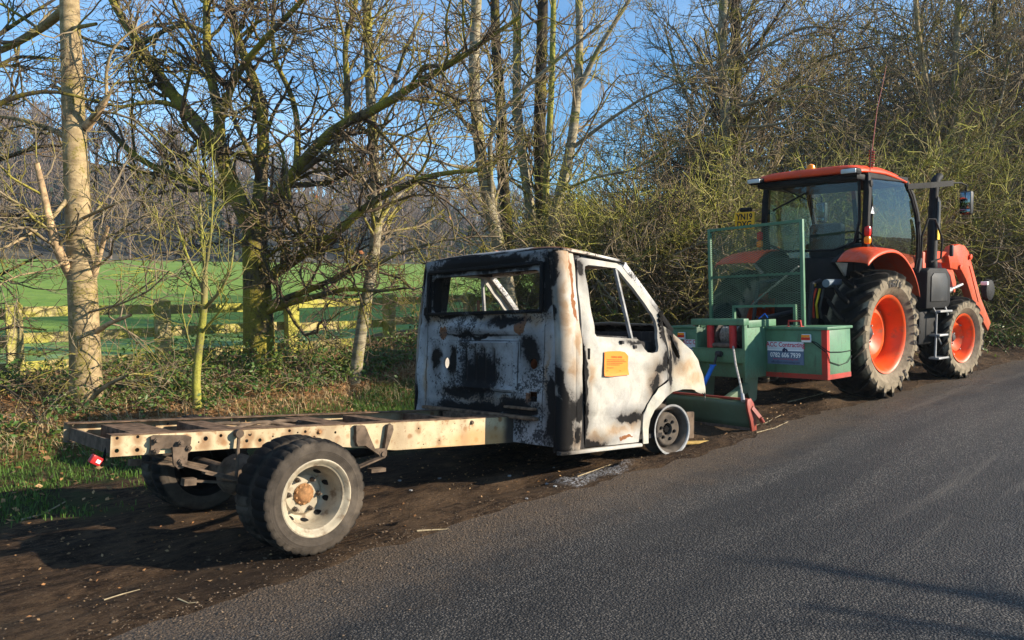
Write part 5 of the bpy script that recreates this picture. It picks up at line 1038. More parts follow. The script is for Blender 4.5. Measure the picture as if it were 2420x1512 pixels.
T1 = make_tree('pale_tree', 'tall straight tree with smooth pale tan trunk and torn broken stems beside it', tk, L1, dict(levels=[dict(dens=5.5, L=.95, ang=.85, curl=.26, K=7, up=.03, rk=.42, rmin=.0065, tmin=.15), dict(dens=6.5, L=.42, ang=.8, curl=.30, K=4, up=.03, rk=.55, rmin=.0042), dict(dens=6, L=.17, ang=.8, curl=.3, K=3, up=.02, rk=.6, rmin=.0034)]), M_pale, M_pale, M_twig, seed=21)
for o in [c for c in T1.children if c.name.startswith('limb')][:2] + [c for c in T1.children if c.name.startswith('limb')][5:7]: o.data.materials.clear(); o.data.materials.append(M_dead)
# --- thorn tree just out of the picture on the left, its branches reach in
d = 8.2
tk = limb([(-190,1000),(-195,800),(-185,600),(-180,400),(-190,200)], .10, .06, d)
make_tree('thorn_tree', 'gnarled tree with dark drooping branches reaching in beside the pale trunk', tk, [limb([(-185,620),(-100,560,.2),(0,500,.4),(80,520,.6),(150,560,.8)], .045, .012, d), limb([(-180,480),(-80,400,.3),(20,370,.6),(110,340,.9),(180,350,1.2)], .045, .012, d), limb([(-180,420),(-90,300,0),(20,230,0),(120,210,.1),(260,250,.3)], .045, .012, d), limb([(-190,700),(-90,690,.1),(20,640,.3),(100,600,.5)], .035, .010, d), limb([(-185,300),(-80,200,.2),(40,130,.4),(140,140,.7)], .04, .012, d), limb([(-190,780),(-80,800,0),(30,770,.2),(110,780,.4)], .03, .009, d), limb([(-185,260),(-60,120,.3),(60,40,.6),(160,-20,.9)], .04, .012, d), limb([(-190,850),(-60,880,-.2),(40,930,-.3),(100,1000,-.4)], .02, .007, d)],
  dict(levels=[dict(dens=5.5, L=.8, ang=.85, curl=.28, K=6, up=.0, rk=.45, rmin=.006, tmin=.15), dict(dens=6.5, L=.38, ang=.8, curl=.32, K=4, up=.0, rk=.55, rmin=.0042), dict(dens=6, L=.16, ang=.8, curl=.3, K=3, up=.02, rk=.6, rmin=.0034)]), M_darkb, M_darkb, M_twigd, seed=19)
# --- sapling
d = 9.0
tk = limb([(468,985),(462,900),(470,820),(482,740),(484,650)], .055, .035, d)
make_tree('moss_sapling', 'slim mossy sapling forking into several whippy stems in front of the fence', tk, [limb([(484,660),(478,560,.1),(470,440,.2),(466,330,.3)], .02, .006, d), limb([(484,655),(498,560,0),(505,450,-.1),(500,340,-.2)], .018, .006, d), limb([(482,690),(440,600,.2),(415,520,.3),(395,430,.4)], .02, .006, d), limb([(482,730),(520,690,-.2),(545,640,-.3),(552,590,-.3)], .025, .010, d), limb([(474,790),(520,735,-.2),(540,705,-.3)], .02, .009, d), limb([(465,870),(445,800,.1),(430,735,.2)], .012, .006, d), limb([(484,700),(400,640,-.5),(350,640,-.8)], .012, .006, d)],
  dict(levels=[dict(dens=6, L=.7, ang=.75, curl=.24, K=6, up=.05, rk=.45, rmin=.006, tmin=.15), dict(dens=8, L=.32, ang=.75, curl=.28, K=4, up=.03, rk=.55, rmin=.0042)]), M_hazel, M_hazel, M_hazel, seed=22)
# --- oak
d = 11.1
tk = limb([(614,872),(611,760),(606,640),(601,560),(606,490)], .24, .165, d)
LO = [limb([(604,560),(565,485),(541,420),(524,370),(507,338),(470,290,.3),(432,259,.4),(395,205,.6),(359,151,.8),(302,65,1.0),(262,0,1.2),(240,-50,1.3)], .135, .045, d),
      limb([(520,350,0),(519,302),(517,259,.1),(503,207,.2),(489,130,.2),(488,0,.3),(486,-60,.3)], .085, .045, d),
      limb([(519,290,0),(531,259,-.1),(545,203,-.3),(576,151,-.5),(639,78,-.8),(700,17,-1.0),(740,-30,-1.2)], .06, .03, d),
      limb([(606,510),(614,475,.1),(622,346,.3),(622,259,.4),(600,186,.6),(562,99,.8),(541,0,1.0),(535,-50,1.0)], .105, .05, d),
      limb([(608,535),(624,515,-.1),(674,432,-.3),(713,389,-.5),(778,311,-.8),(821,281,-1.0),(883,268,-1.3),(978,199,-1.6),(1087,143,-1.8),(1151,90,-2.0),(1230,40,-2.1)], .105, .022, d),
      limb([(822,281,-1.0),(821,194,-1.0),(814,110,-.9),(838,20,-.8),(850,-40,-.8)], .05, .025, d),
      limb([(700,405,-.45),(705,300,-.2),(690,220,0),(650,150,.2),(640,60,.3),(655,-30,.4)], .05, .025, d),
      limb([(622,668),(657,640,-.2),(734,588,-.5),(799,553,-.8),(862,484,-1.0),(957,436,-1.2),(1022,410,-1.4),(1130,402,-1.6)], .085, .025, d),
      limb([(632,735,-.1),(689,713,-.4),(749,701,-.7),(815,680,-.9),(890,690,-1.1),(960,680,-1.3)], .06, .015, d),
      limb([(640,720,-.1),(749,677,-.5),(802,653,-.7),(851,628,-.9),(880,590,-1.0)], .06, .02, d),
      limb([(600,520),(570,475,.1),(475,445,.3),(410,410,.4),(337,389,.5),(277,328,.6),(233,277,.7),(190,233,.8),(120,200,.9)], .07, .022, d),
      limb([(440,262,.4),(390,240,.2),(337,242,.1),(281,255,0),(225,235,-.1)], .045, .015, d),
      limb([(489,78,.2),(441,56,.3),(389,69,.4),(311,121,.5),(242,104,.5),(180,84,.6)], .04, .018, d),
      limb([(600,600),(555,560,-.2),(500,530,-.4),(450,545,-.6),(400,600,-.8)], .03, .010, d),
      limb([(880,268,-1.3),(930,200,-1.2),(960,110,-1.1),(1000,30,-1.0)], .035, .015, d),
      limb([(760,330,-.7),(860,310,-.4),(960,320,-.1),(1060,350,.2)], .03, .010, d), limb([(600,640),(640,600,-.6),(700,560,-1.0),(760,560,-1.4)], .025, .009, d), limb([(560,95,.8),(620,40,.7),(700,80,.6),(790,60,.5)], .03, .012, d), limb([(400,205,.6),(330,190,.4),(250,200,.2),(180,170,0)], .03, .010, d)]
make_tree('oak_tree', 'spreading mossy oak with dark crooked limbs rising in front of the rail fence', tk, LO, OAK, M_oak, M_oak, M_twigd, leaves=170, seed=23)
# --- slender trunk right of the oak
d = 10.7
tk = limb([(838,905),(850,800),(861,730),(878,640),(894,560),(893,500),(885,400),(880,320),(876,240),(872,130),(866,0),(862,-80)], .085, .06, d)
make_tree('slender_tree', 'slender single grey-green trunk growing between the oak and the truck cab', tk, [limb([(890,540),(930,470,.3),(990,430,.6),(1060,440,.9)], .025, .010, d), limb([(880,330),(830,270,.3),(800,180,.6),(790,90,.8)], .025, .010, d), limb([(884,390),(940,330,-.3),(1000,300,-.6),(1060,220,-.9)], .022, .009, d)], SLEN, M_ash, M_ash, M_twig, leaves=40, seed=24)
# --- pair behind the cab
d = 13.0
tk = limb([(1224,870),(1215,760),(1196,640),(1182,592),(1164,518),(1143,432),(1130,324),(1117,173),(1124,60),(1129,-60)], .12, .085, d)
make_tree('forked_alder', 'pale leaning alder whose trunk stands behind the burnt cab window', tk, [limb([(1163,500),(1160,432,-.1),(1158,346,-.2),(1151,311,-.2),(1173,281,-.3),(1216,229,-.4),(1281,173,-.6),(1367,99,-.8),(1420,60,-.9)], .05, .022, d), limb([(1130,330),(1090,280,.3),(1050,200,.5),(1030,100,.7)], .04, .015, d), limb([(1135,400),(1060,390,-.4),(980,360,-.8),(900,380,-1.1)], .03, .010, d)], SLEN2, M_ash, M_ash, M_twig, seed=25)
d = 14.6
def stem_tree(name, label, pts, r0, r1, d, mat, seed, limbs=(), mtw=None):
    return make_tree(name, label, limb(pts, r0, r1, d), [limb(p, a, b, d) for p, a, b in limbs], SLEN2 if d < 16 else SLEN, mat, mat, mtw or M_twig, seed=seed)
stem_tree('alder_stem', 'straight banded alder stem just left of the forked alders above the cab roof', [(1285,760),(1264,579),(1248,454),(1233,367),(1220,259),(1222,130),(1223,-60)], .10, .075, d, M_ash, 31)
stem_tree('alder_stem', 'dark shaded trunk close behind the leaning pale alder', [(1225,760),(1205,580),(1190,475),(1186,259),(1172,130),(1168,-60)], .13, .09, d+.8, M_darkb, 32, mtw=M_twigd)
stem_tree('alder_stem', 'thick dark upright trunk between the alder stems over the cab roof', [(1285,780),(1281,540),(1274,302),(1281,100),(1284,-60)], .14, .10, d+.3, M_darkb, 33, mtw=M_twigd)
stem_tree('alder_stem', 'alder dividing into a wide V above the cab roof', [(1300,760),(1303,570),(1307,497),(1324,458),(1350,354),(1363,238),(1372,151),(1367,43),(1370,-60)], .12, .06, d-.5, M_ash, 34, [([(1366,216),(1411,121,-.2),(1454,52,-.4),(1500,-20,-.5)], .06, .03), ([(1352,350),(1430,290,-.4),(1520,230,-.8),(1640,180,-1.1)], .04, .012), ([(1330,450),(1400,420,-.3),(1500,400,-.6),(1620,330,-.9)], .03, .012)])
stem_tree('alder_stem', 'thin sunlit yellowish stem in front of the dark upright trunk', [(1296,700),(1290,540),(1290,410),(1302,259),(1306,120),(1309,-60)], .07, .05, d-.2, M_hazel, 35)
d = 17.0
stem_tree('ash_tree', 'pale upright multi-branched tree rising from the hedge behind the mesh guard', [(1722,700),(1719,497),(1717,346),(1711,216),(1706,86),(1712,-60)], .13, .09, d, M_ash, 36, [([(1718,370),(1660,300,.3),(1600,180,.6),(1570,60,.9)], .05, .02), ([(1714,260),(1790,240,-.5),(1900,200,-1.0),(2000,230,-1.4)], .05, .015), ([(1716,300),(1800,300,-.4),(1900,280,-.8),(1990,300,-1.2)], .04, .012), ([(1710,150),(1790,120,-.4),(1900,60,-.8),(2000,70,-1.2)], .045, .015), ([(1712,200),(1640,150,.3),(1590,60,.5)], .04, .02)], M_twig)
stem_tree('ash_tree', 'darker twin trunk leaning beside the pale multi-branched tree in the hedge', [(1740,700),(1736,420),(1737,281),(1741,130),(1733,-60)], .15, .10, d+.7, M_darkb, 37, [([(1738,300),(1850,210,-.4),(1950,130,-.8),(2060,110,-1.2)], .05, .016), ([(1740,160),(1810,80,-.3),(1860,0,-.6)], .05, .025), ([(1737,280),(1680,200,.3),(1640,90,.6)], .05, .02)], M_twigd)
stem_tree('hedge_tree', 'tall leaning hedgerow tree behind the tractor loader', [(2300,760),(2285,560),(2270,380),(2255,200),(2262,60),(2270,-60)], .11, .07, 19, M_ash, 38, [([(2280,480),(2330,360,-.4),(2370,220,-.6),(2400,60,-.8)], .05, .02), ([(2268,360),(2210,260,.3),(2180,120,.5),(2170,0,.7)], .05, .02), ([(2258,220),(2310,120,-.3),(2340,0,-.5)], .04, .02)])
stem_tree('hedge_tree', 'thin pale twin stem beside the tall leaning hedgerow tree', [(2235,760),(2245,560),(2230,400),(2200,250),(2170,100),(2160,-60)], .08, .05, 18.4, M_pale, 39)
stem_tree('hedge_tree', 'brown upright hedgerow tree past the front of the tractor', [(2420,760),(2395,560),(2372,380),(2360,200),(2350,0),(2350,-60)], .10, .06, 20.5, M_darkb, 40, [([(2375,400),(2430,280,-.3),(2470,120,-.5)], .05, .02), ([(2362,250),(2320,150,.3),(2300,20,.5)], .04, .02)])
# --- multi-stemmed hazel shrubs that make the thicket: a few kinds, each copied with its own turn and size
def shrub_meshes(h, ns, seed, spread, dens):
    rng = np.random.default_rng(seed); K = 9
    a = rng.random(ns)*2*pi; b = rng.random(ns)*.35; P = np.empty((ns, K, 3)); P[:, 0] = np.stack([np.cos(a)*b, np.sin(a)*b, np.zeros(ns)-.1], 1)
    D = nrmz(np.stack([np.cos(a)*spread*rng.random(ns), np.sin(a)*spread*rng.random(ns), np.ones(ns)], 1)); ln = h*(.5+.5*rng.random(ns))
    for k in range(1, K):
        out = np.stack([np.cos(a), np.sin(a), np.zeros(ns)], 1)*.07; D = nrmz(D + rng.normal(size=(ns, 3))*.11 + out + np.array([0, 0, -.02*k])); P[:, k] = P[:, k-1] + D*(ln/(K-1))[:, None]
    R = (.014+.026*rng.random(ns)**2)[:, None]*np.linspace(1, .35, K)[None]
    c1 = spawn(P, R, 3.6*dens, 1.15, .8, .24, 6, .02, .6, .0125, rng, tmin=.08); c2 = spawn(c1[0], c1[1], 3.6*dens, .62, .85, .30, 4, .0, .7, .0095, rng); c3 = spawn(c2[0], c2[1], 1.7*dens, .34, .85, .3, 3, .0, .75, .0075, rng)
    return tubes_mesh('stems', [(P, R, 5)]), tubes_mesh('twigs', [(c1[0], c1[1], 3), (c2[0], c2[1], 3), (c3[0], c3[1], 3)])
SK = []
for i, (h, ns, sp, dn, mt) in enumerate(((4.4, 24, .50, 1.0, M_hazel), (4.6, 22, .45, 1.0, M_twig), (4.2, 24, .55, 1.0, M_twigd), (4.8, 20, .40, 1.0, M_hazel), (7.0, 17, .30, .95, M_twig), (7.4, 16, .27, .85, M_twigd), (7.0, 17, .32, .85, M_twig))):
    a, b = shrub_meshes(h, ns, 100+i, sp, dn); a.materials.append(mt); b.materials.append(mt); SK.append((a, b))
SH = [  # px along the hedge, depth, scale, kind
 (1330,15.0,.85,0),(1400,14.2,.85,1),(1460,15.2,.95,2),(1520,14.3,.9,3),(1580,15.4,1.0,0),(1640,14.5,.9,1),(1700,15.6,1.0,2),(1755,14.6,.9,3),(1810,15.8,1.0,0),(1865,14.9,.95,1),(1920,16.6,1.05,2),(1985,15.8,1.0,3),(2040,17.2,1.1,0),(2100,16.2,1.0,1),(2155,17.8,1.15,2),(2210,16.8,1.05,3),(2265,18.2,1.2,0),(2315,17.0,1.1,1),(2365,18.6,1.25,2),(2415,17.4,1.15,3),(2470,18.6,1.25,0),
 (1470,18.4,.72,5),(1560,19.2,.85,6),(1650,20,1.0,4),(1740,20.5,1.05,5),(1830,21,1.0,6),(1910,21.6,1.05,4),(1985,22,1.1,5),(1600,25,1.2,5),(1650,27,1.4,4),(1690,26,1.4,6),(1780,27,1.35,5),(1860,28,1.3,4),(1940,28,1.35,6),(2000,27,1.5,5),(2055,22.5,1.25,6),(2120,23,1.4,4),(2180,22.4,1.45,5),(2240,23.6,1.55,6),(2300,23,1.6,4),(2350,24.5,1.7,5),(2400,23.5,1.7,6),(2460,24.6,1.75,4), (2030,28,1.4,5),(2090,29,1.7,6),(2150,28,1.8,4),(2210,30,2.0,5),(2260,28,1.9,6),(2310,30,2.1,4),(2350,29,2.0,5),(2395,28,2.0,6),(2430,30,2.2,4)]
def near(px):
    return 'over the burnt cab' if px < 1480 else 'between burnt cab and winch box' if px < 1660 else 'behind the mesh guard' if px < 1800 else 'behind the tractor cab' if px < 2150 else 'behind the tractor exhaust and loader' if px < 2310 else 'beyond the front of the tractor'
for i, (px, dd, sc, kd) in enumerate(SH):
    p = ray(px, 650)*dd; far = kd > 3; z = float(gz(p[0], p[1]))
    t = thing('hazel_shrub', ('tall upright bare thicket shrub at the hedge back, ' if far else 'dense olive leafless many-stemmed hazel shrub, ') + near(px), 'shrub', (p[0], p[1], z), (random.uniform(-.06, .06), random.uniform(-.06, .06), random.uniform(0, 6.28)), 'hedge shrubs ' + near(px))
    s_ = sc*random.uniform(.93, 1.07); t.scale = (s_, s_, s_)
    mobj('stems', SK[kd][0], None, t, kind='stuff'); mobj('twigs', SK[kd][1], None, t, kind='stuff')

# --- bare trees across the road, out of the picture, whose shadows lie on the asphalt
for i, (x, y, h) in enumerate(((13.4, -9.0, 5.4), (9.2, -8.6, 4.9), (16.5, -10.5, 5.6))):
    rng = np.random.default_rng(60+i); z = .1; K = 14
    tk = (np.stack([np.linspace(x, x+.3, K), np.linspace(y, y+.2, K), np.linspace(z, h*.8, K)], 1), np.linspace(.12, .04, K))
    lm = []
    for k in range(9):
        a = rng.random()*2*pi; s_ = tk[0][3+k % 9]; e = s_ + np.array([cos(a)*1.6, sin(a)*1.6, .9+.8*rng.random()]); q, _ = resample([s_, (s_+e)/2+[0, 0, -.1], e], K); lm.append((q, np.linspace(.07, .025, K)))
    make_tree('roadside_tree', 'small bare roadside tree on the far verge across the road', tk, lm, dict(levels=[dict(dens=3, L=.7, ang=.8, curl=.2, K=6, up=.06, rk=.5, rmin=.014), dict(dens=4, L=.3, ang=.7, curl=.25, K=4, up=.04, rk=.5, rmin=.004)]), M_oak, M_oak, M_twigd, group='bare trees across the road', seed=70+i)

# ================================================================ rail fence
M_wood = bark('green-stained fence timber', (.46, .38, .17), (.28, .22, .10), (.42, .40, .07), .55, scale=12, streak=(.25, 2, 2), bump=.3)
FY = 11.3; FX = [-3.5, -1.62, .26, 2.14, 3.94, 5.94, 7.83, 9.7, 11.6, 13.5, 15.4, 17.3, 19.2, 21.1]
fz = lambda x: .22 + .012*max(0, x-9.5)
FE = thing('rail_fence', 'weathered green-stained post-and-rail timber fence along the pasture', 'fence', (2.14, FY, fz(2.14)))
rf = random.Random(5)
def fbox(x0, x1, y0, y1, z0, z1): return MB().box(x0-2.14, x1-2.14, y0-FY, y1-FY, z0-fz(2.14), z1-fz(2.14))
for x in FX:
    top = 1.24 + rf.uniform(-.03, .03) + fz(x) - .22; b = fbox(x-.09, x+.09, FY-.13, FY+.04, fz(x)-.5, top)
    for i in range(len(b.v)):
        v = b.v[i]
        if v[2] > .5: b.v[i] = (v[0]+rf.uniform(-.012, .012), v[1], v[2] + (.03 if v[1] > 0 else 0))
    b.build('fence_post', M_wood, FE, 0, bevel=.006)
for a, c in zip(FX[:-1], FX[1:]):
    for zr in (1.13, .79, .45):
        j = rf.uniform(-.02, .02); b = MB().bar([(a-.05-2.14, .062, zr+fz(a)-.22+j-fz(2.14)), (c+.05-2.14, .062+rf.uniform(0, .004), zr+fz(c)-.22+j+rf.uniform(-.015, .015)-fz(2.14))], .05, .135); b.build('fence_rail', M_wood, FE, 0, bevel=.004)

# ================================================================ far wood on the hill
def far_wood():
    rng = np.random.default_rng(5); Vs, Fs, b0 = [], [], 0
    temps = []
    for k in range(5):
        r = np.random.default_rng(200+k); K = 4; tr = (np.stack([np.zeros(K)+np.linspace(0, .5, K)*r.normal(), np.linspace(0, .4, K)*r.normal(), np.linspace(0, 11, K)], 1)[None], np.linspace(.26, .09, K)[None])
        c1 = spawn(tr[0], tr[1], 1.7, 4.6, .55, .12, 2, .10, .6, .09, r, tmin=.25); c2 = spawn(c1[0], c1[1], 0.7, 2.6, .6, .15, 2, .08, .7, .07, r, tmin=.3)
        temps.append([tubes(*tr, 4), tubes(*c1, 3), tubes(*c2, 3)])
    n = 1250
    for i in range(n):
        x = rng.uniform(-190, 430); y = HILL_Y + 3 + rng.random()**1.3*100; z = float(hill_z(np.array(x), np.array(y)))
        s = rng.uniform(.75, 1.25); a = rng.random()*2*pi; c, sn = cos(a), sin(a); Rm = np.array([[c, -sn, 0], [sn, c, 0], [0, 0, 1]])*s
        for V, F in temps[rng.integers(5)]: Vs.append(V@Rm.T+[x, y, z]); Fs.append(F+b0); b0 += len(V)
    return np_mesh('far_wood', np.concatenate(Vs), np.concatenate(Fs), False)
M_farw = bark('far bare branches', (.17, .125, .095), (.085, .066, .055), (.10, .10, .05), .2, scale=.4, bump=0)
tag(mobj('far_wood', far_wood(), M_farw), 'leafless brown wood covering the hillside beyond the pasture', 'wood', kind='stuff')
def evergreens():
    rng = np.random.default_rng(9); C = []
    for i in range(230):
        x = rng.uniform(-150, 400); y = HILL_Y - 2 + rng.random()**1.5*55; z = float(hill_z(np.array(x), np.array(max(y, HILL_Y+.1)))); h = rng.uniform(7, 12); n = 170; t = rng.random(n)**.8; a = rng.random(n)*2*pi; r_ = (1-t)**.7*h*.24*(.5+.6*rng.random(n))
        C.append(np.stack([x+np.cos(a)*r_, y+np.sin(a)*r_, z+t*h], 1))
    return leaf_mesh('evergreens', np.concatenate(C), rng, .9, 2.1)
tag(mobj('evergreen_belt', evergreens(), leaf_mat('dark evergreen foliage', (.018, .035, .020), (.028, .050, .028), (.014, .030, .022), .8, .1)), 'dark evergreen belt along the foot of the wooded hill', 'wood', kind='stuff')
# ================================================================ ground cover and litter
rg_ = np.random.default_rng(33)
def scatter(n, x0, x1, y0, y1, dens=None):
    X = rg_.uniform(x0, x1, n); Y = rg_.uniform(y0, y1, n)
    if dens is not None: k = rg_.random(n) < dens(X, Y); X, Y = X[k], Y[k]
    return X, Y
# leaf litter on the bank
M_litter = leaf_mat('fallen brown leaves', (.32, .155, .058), (.17, .078, .03), (.42, .27, .13), .8, .15)
X, Y = scatter(34000, -5, 14, 6.2, 11.6, lambda X, Y: np.clip(.12 + .9*sstep(7.8, 9.2, Y + 1.2*(fbm(X*.8, Y*.8, 3, 1)-.5)), 0, 1))
tag(mobj('leaf_litter', leaf_mesh('leaf_litter', np.stack([X, Y, gz(X, Y)+.012+.03*rg_.random(len(X))], 1), rg_, .035, .08, True), M_litter), 'brown fallen leaves covering the bank', 'leaf litter', kind='stuff')
X, Y = scatter(2200, -1, 16, 3.9, 6.6)
tag(mobj('scattered_leaves', leaf_mesh('scattered_leaves', np.stack([X, Y, gz(X, Y)+.010], 1), rg_, .010, .032, True), M_litter), 'dead leaves scattered over the muddy verge', 'leaf litter', kind='stuff')
X, Y = scatter(9000, 7, 24, 5.6, 9.5, lambda X, Y: sstep(5.6, 7, Y))
tag(mobj('hedge_litter', leaf_mesh('hedge_litter', np.stack([X, Y, gz(X, Y)+.02], 1), rg_, .03, .08, True), M_litter), 'dead leaves under the hedge', 'leaf litter', kind='stuff')
# grass
def grass_mesh(name, X, Y, h0, h1, w, bend=.5):
    n = len(X); Z = gz(X, Y)-.01; a = rg_.random(n)*2*pi; h = h0+(h1-h0)*rg_.random(n); l = h*bend*rg_.random(n); dx, dy = np.cos(a), np.sin(a); px, py = -dy*w, dx*w
    P0 = np.stack([X-px, Y-py, Z], 1); P1 = np.stack([X+px, Y+py, Z], 1); P2 = np.stack([X+dx*l*.35+px*.8, Y+dy*l*.35+py*.8, Z+h*.6], 1); P3 = np.stack([X+dx*l*.35-px*.8, Y+dy*l*.35-py*.8, Z+h*.6], 1); P4 = np.stack([X+dx*l, Y+dy*l, Z+h*(.95-.3*bend*rg_.random(n))], 1)
    V = np.stack([P0, P1, P2, P3, P4], 1).reshape(-1, 3); i = np.arange(n)[:, None]*5; F = np.concatenate([i+[0, 1, 2], i+[0, 2, 3], i+[3, 2, 4]], 0); return np_mesh(name, V, F, False)
M_grass = leaf_mat('verge grass', (.070, .145, .020), (.11, .19, .03), (.045, .095, .016), .6, .3)
gd = lambda X, Y: sstep(5.9, 6.6, Y + .7*(fbm(X, Y, 3)-.5))*(1-sstep(8.4, 9.3, Y))*sstep(.36, .52, fbm(X*.9+5, Y*.9, 3, 2)) * np.where(X > 3.2, sstep(7.4, 8.0, Y), 1)
X, Y = scatter(90000, -4, 11, 5.6, 9.3, gd)
tag(mobj('grass', grass_mesh('grass', X, Y, .03, .085, .0036, .9), M_grass), 'short green grass on the verge beneath the trees', 'grass', kind='stuff')
X, Y = scatter(9000, 5.2, 8.6, 7.7, 9.0, lambda X, Y: sstep(.40, .55, fbm(X*1.4, Y*1.4, 2)))
tag(mobj('grass_tuft', grass_mesh('grass_tuft', X, Y, .04, .13, .004, .9), M_grass), 'bright green longer grass tuft beside the cab', 'grass', kind='stuff')
# dry straw stalks on the bank
M_straw = leaf_mat('dry straw', (.46, .34, .16), (.30, .20, .09), (.52, .42, .24), .7, .2)
X, Y = scatter(12000, -4, 13, 8.2, 11.3); 
tag(mobj('dry_stalks', grass_mesh('dry_stalks', X, Y, .05, .26, .003, 2.6), M_straw), 'dry straw-coloured stalks on the bank', 'dead grass', kind='stuff')
# brambles
M_bramble = leaf_mat('bramble leaves', (.065, .14, .025), (.035, .085, .018), (.16, .20, .04), .45, .25)
def bramble(cx, cy, rx, ry, n, ns, h, seed, label):
    r = np.random.default_rng(seed); z0 = float(gz(cx, cy)); t = thing('bramble_clump', label, 'bramble', (cx, cy, z0), group='brambles along the bank')
    a = r.random(ns)*2*pi; K = 7; P = np.empty((ns, K, 3)); P[:, 0] = np.stack([rx*.8*(r.random(ns)-.5)*2, ry*.8*(r.random(ns)-.5)*2, np.zeros(ns)-.03], 1); D = nrmz(np.stack([np.cos(a)*.7, np.sin(a)*.7, np.ones(ns)], 1)); ln = h*(1.2+r.random(ns))
    for k in range(1, K): D = nrmz(D + r.normal(size=(ns, 3))*.12 + np.array([0, 0, -.28])); P[:, k] = P[:, k-1]+D*(ln/(K-1))[:, None]
    gzr = gz(P[..., 0]+cx, P[..., 1]+cy)-z0; P[..., 2] = np.maximum(P[..., 2], gzr+.01)
    mobj('stems', tubes_mesh('stems', [(P, np.full((ns, K), .0042), 3)]), M_twig, t, kind='stuff')
    pi_ = r.integers(0, ns, n); tt = r.random(n)*(K-1.01); i = tt.astype(int); f = (tt-i)[:, None]; C = P[pi_, i]*(1-f)+P[pi_, i+1]*f + r.normal(size=(n, 3))*.035
    mobj('leaves', leaf_mesh('leaves', C, r, .035, .085), M_bramble, t, kind='stuff')
k = 0
for cx, cy, rx, ry, n, ns, h in ((.2,9.6,.9,.6,900,60,.55),(1.3,8.9,.7,.5,600,40,.4),(3.0,10.1,.8,.5,900,60,.6),(3.9,9.5,.6,.4,420,30,.4),(4.6,10.4,.7,.4,900,50,.6),(5.4,10.2,.6,.5,900,50,.7),(6.2,9.9,.8,.5,900,50,.45),(7.1,10.0,.9,.6,1000,60,.42),(8.3,10.2,.9,.6,900,60,.45),(2.5,9.4,.7,.4,700,40,.4),(3.5,9.2,.7,.4,700,40,.35),(5.6,9.4,.7,.4,700,40,.4),(4.2,9.9,.7,.4,800,40,.45),(4.9,9.3,.7,.4,380,30,.35),(9.6,9.8,1,.6,900,60,.8),(11.2,9.2,1,.6,900,60,.8),(-.9,9.2,.8,.6,800,50,.5),(1.9,10.4,.7,.4,600,40,.55),(13.5,8.2,1,.6,900,50,.8),(16,8.0,1.2,.7,1000,50,.9),(18.5,8.0,1.3,.7,1000,50,.9)):
    bramble(cx, cy, rx, ry, n, ns, h, 300+k, ('low green bramble clump sprawling over the leafy bank by the fence' if cx < 9 else 'shaded bramble clump at the foot of the hedge')); k += 1
for cx_, dd_, n_, h_ in ((2330,16.4,2600,1.5),(2400,17.2,3000,1.9),(2250,16.2,1800,1.2),(2450,16.0,2600,1.5),(2050,15.4,1500,1.1),(1500,13.8,1200,1.0)):
    p_ = ray(cx_, 650)*dd_; bramble(p_[0], p_[1], 1.2, .8, n_, 90, h_, 350+cx_, 'shaded bramble clump at the foot of the hedge')
# thin scrub twigs in front of the fence
rs = np.random.default_rng(77)
def scrub(cx, cy, h, ns, seed, mat):
    r = np.random.default_rng(seed); z0 = float(gz(cx, cy)); K = 8; t = thing('scrub_bush', 'thin tangle of bare scrub twigs in front of the rail fence', 'shrub', (cx, cy, z0), group='bare scrub along the fence')
    a = r.random(ns)*2*pi; P = np.empty((ns, K, 3)); P[:, 0] = np.stack([.35*(r.random(ns)-.5), .25*(r.random(ns)-.5), np.zeros(ns)-.05], 1); D = nrmz(np.stack([np.cos(a)*.6, np.sin(a)*.5, np.ones(ns)], 1)); ln = h*(.5+.6*r.random(ns))
    for k in range(1, K): D = nrmz(D + r.normal(size=(ns, 3))*.16 + np.array([0, 0, -.03])); P[:, k] = P[:, k-1]+D*(ln/(K-1))[:, None]
    R = (.004+.005*r.random(ns))[:, None]*np.linspace(1, .5, K)[None]; c1 = spawn(P, R, 5.5, .5, .75, .24, 5, .02, .6, .0045, r, tmin=.15); c2 = spawn(c1[0], c1[1], 6, .22, .8, .28, 3, .0, .6, .0036, r)
    mobj('stems', tubes_mesh('stems', [(P, R, 4)]), mat, t, kind='stuff'); mobj('twigs', tubes_mesh('twigs', [(c1[0], c1[1], 3), (c2[0], c2[1], 3)]), mat, t, kind='stuff')
for i, (cx, cy, h, ns) in enumerate(((-.6,10.2,1.5,8),(.5,9.8,1.2,6),(1.3,10.5,1.5,5),(3.1,10.6,1.4,5),(4.6,10.6,1.0,7),(5.7,10.6,1.1,7),(8.2,10.2,2.2,14),(9.1,10.5,2.4,14),(10.2,10.2,2.6,16),(11.3,9.8,2.6,16),(12.4,9.4,2.6,16),(9.8,9.2,1.5,12))): scrub(cx, cy, h, ns, 400+i, (M_twig, M_hazel, M_twigd)[i % 3])
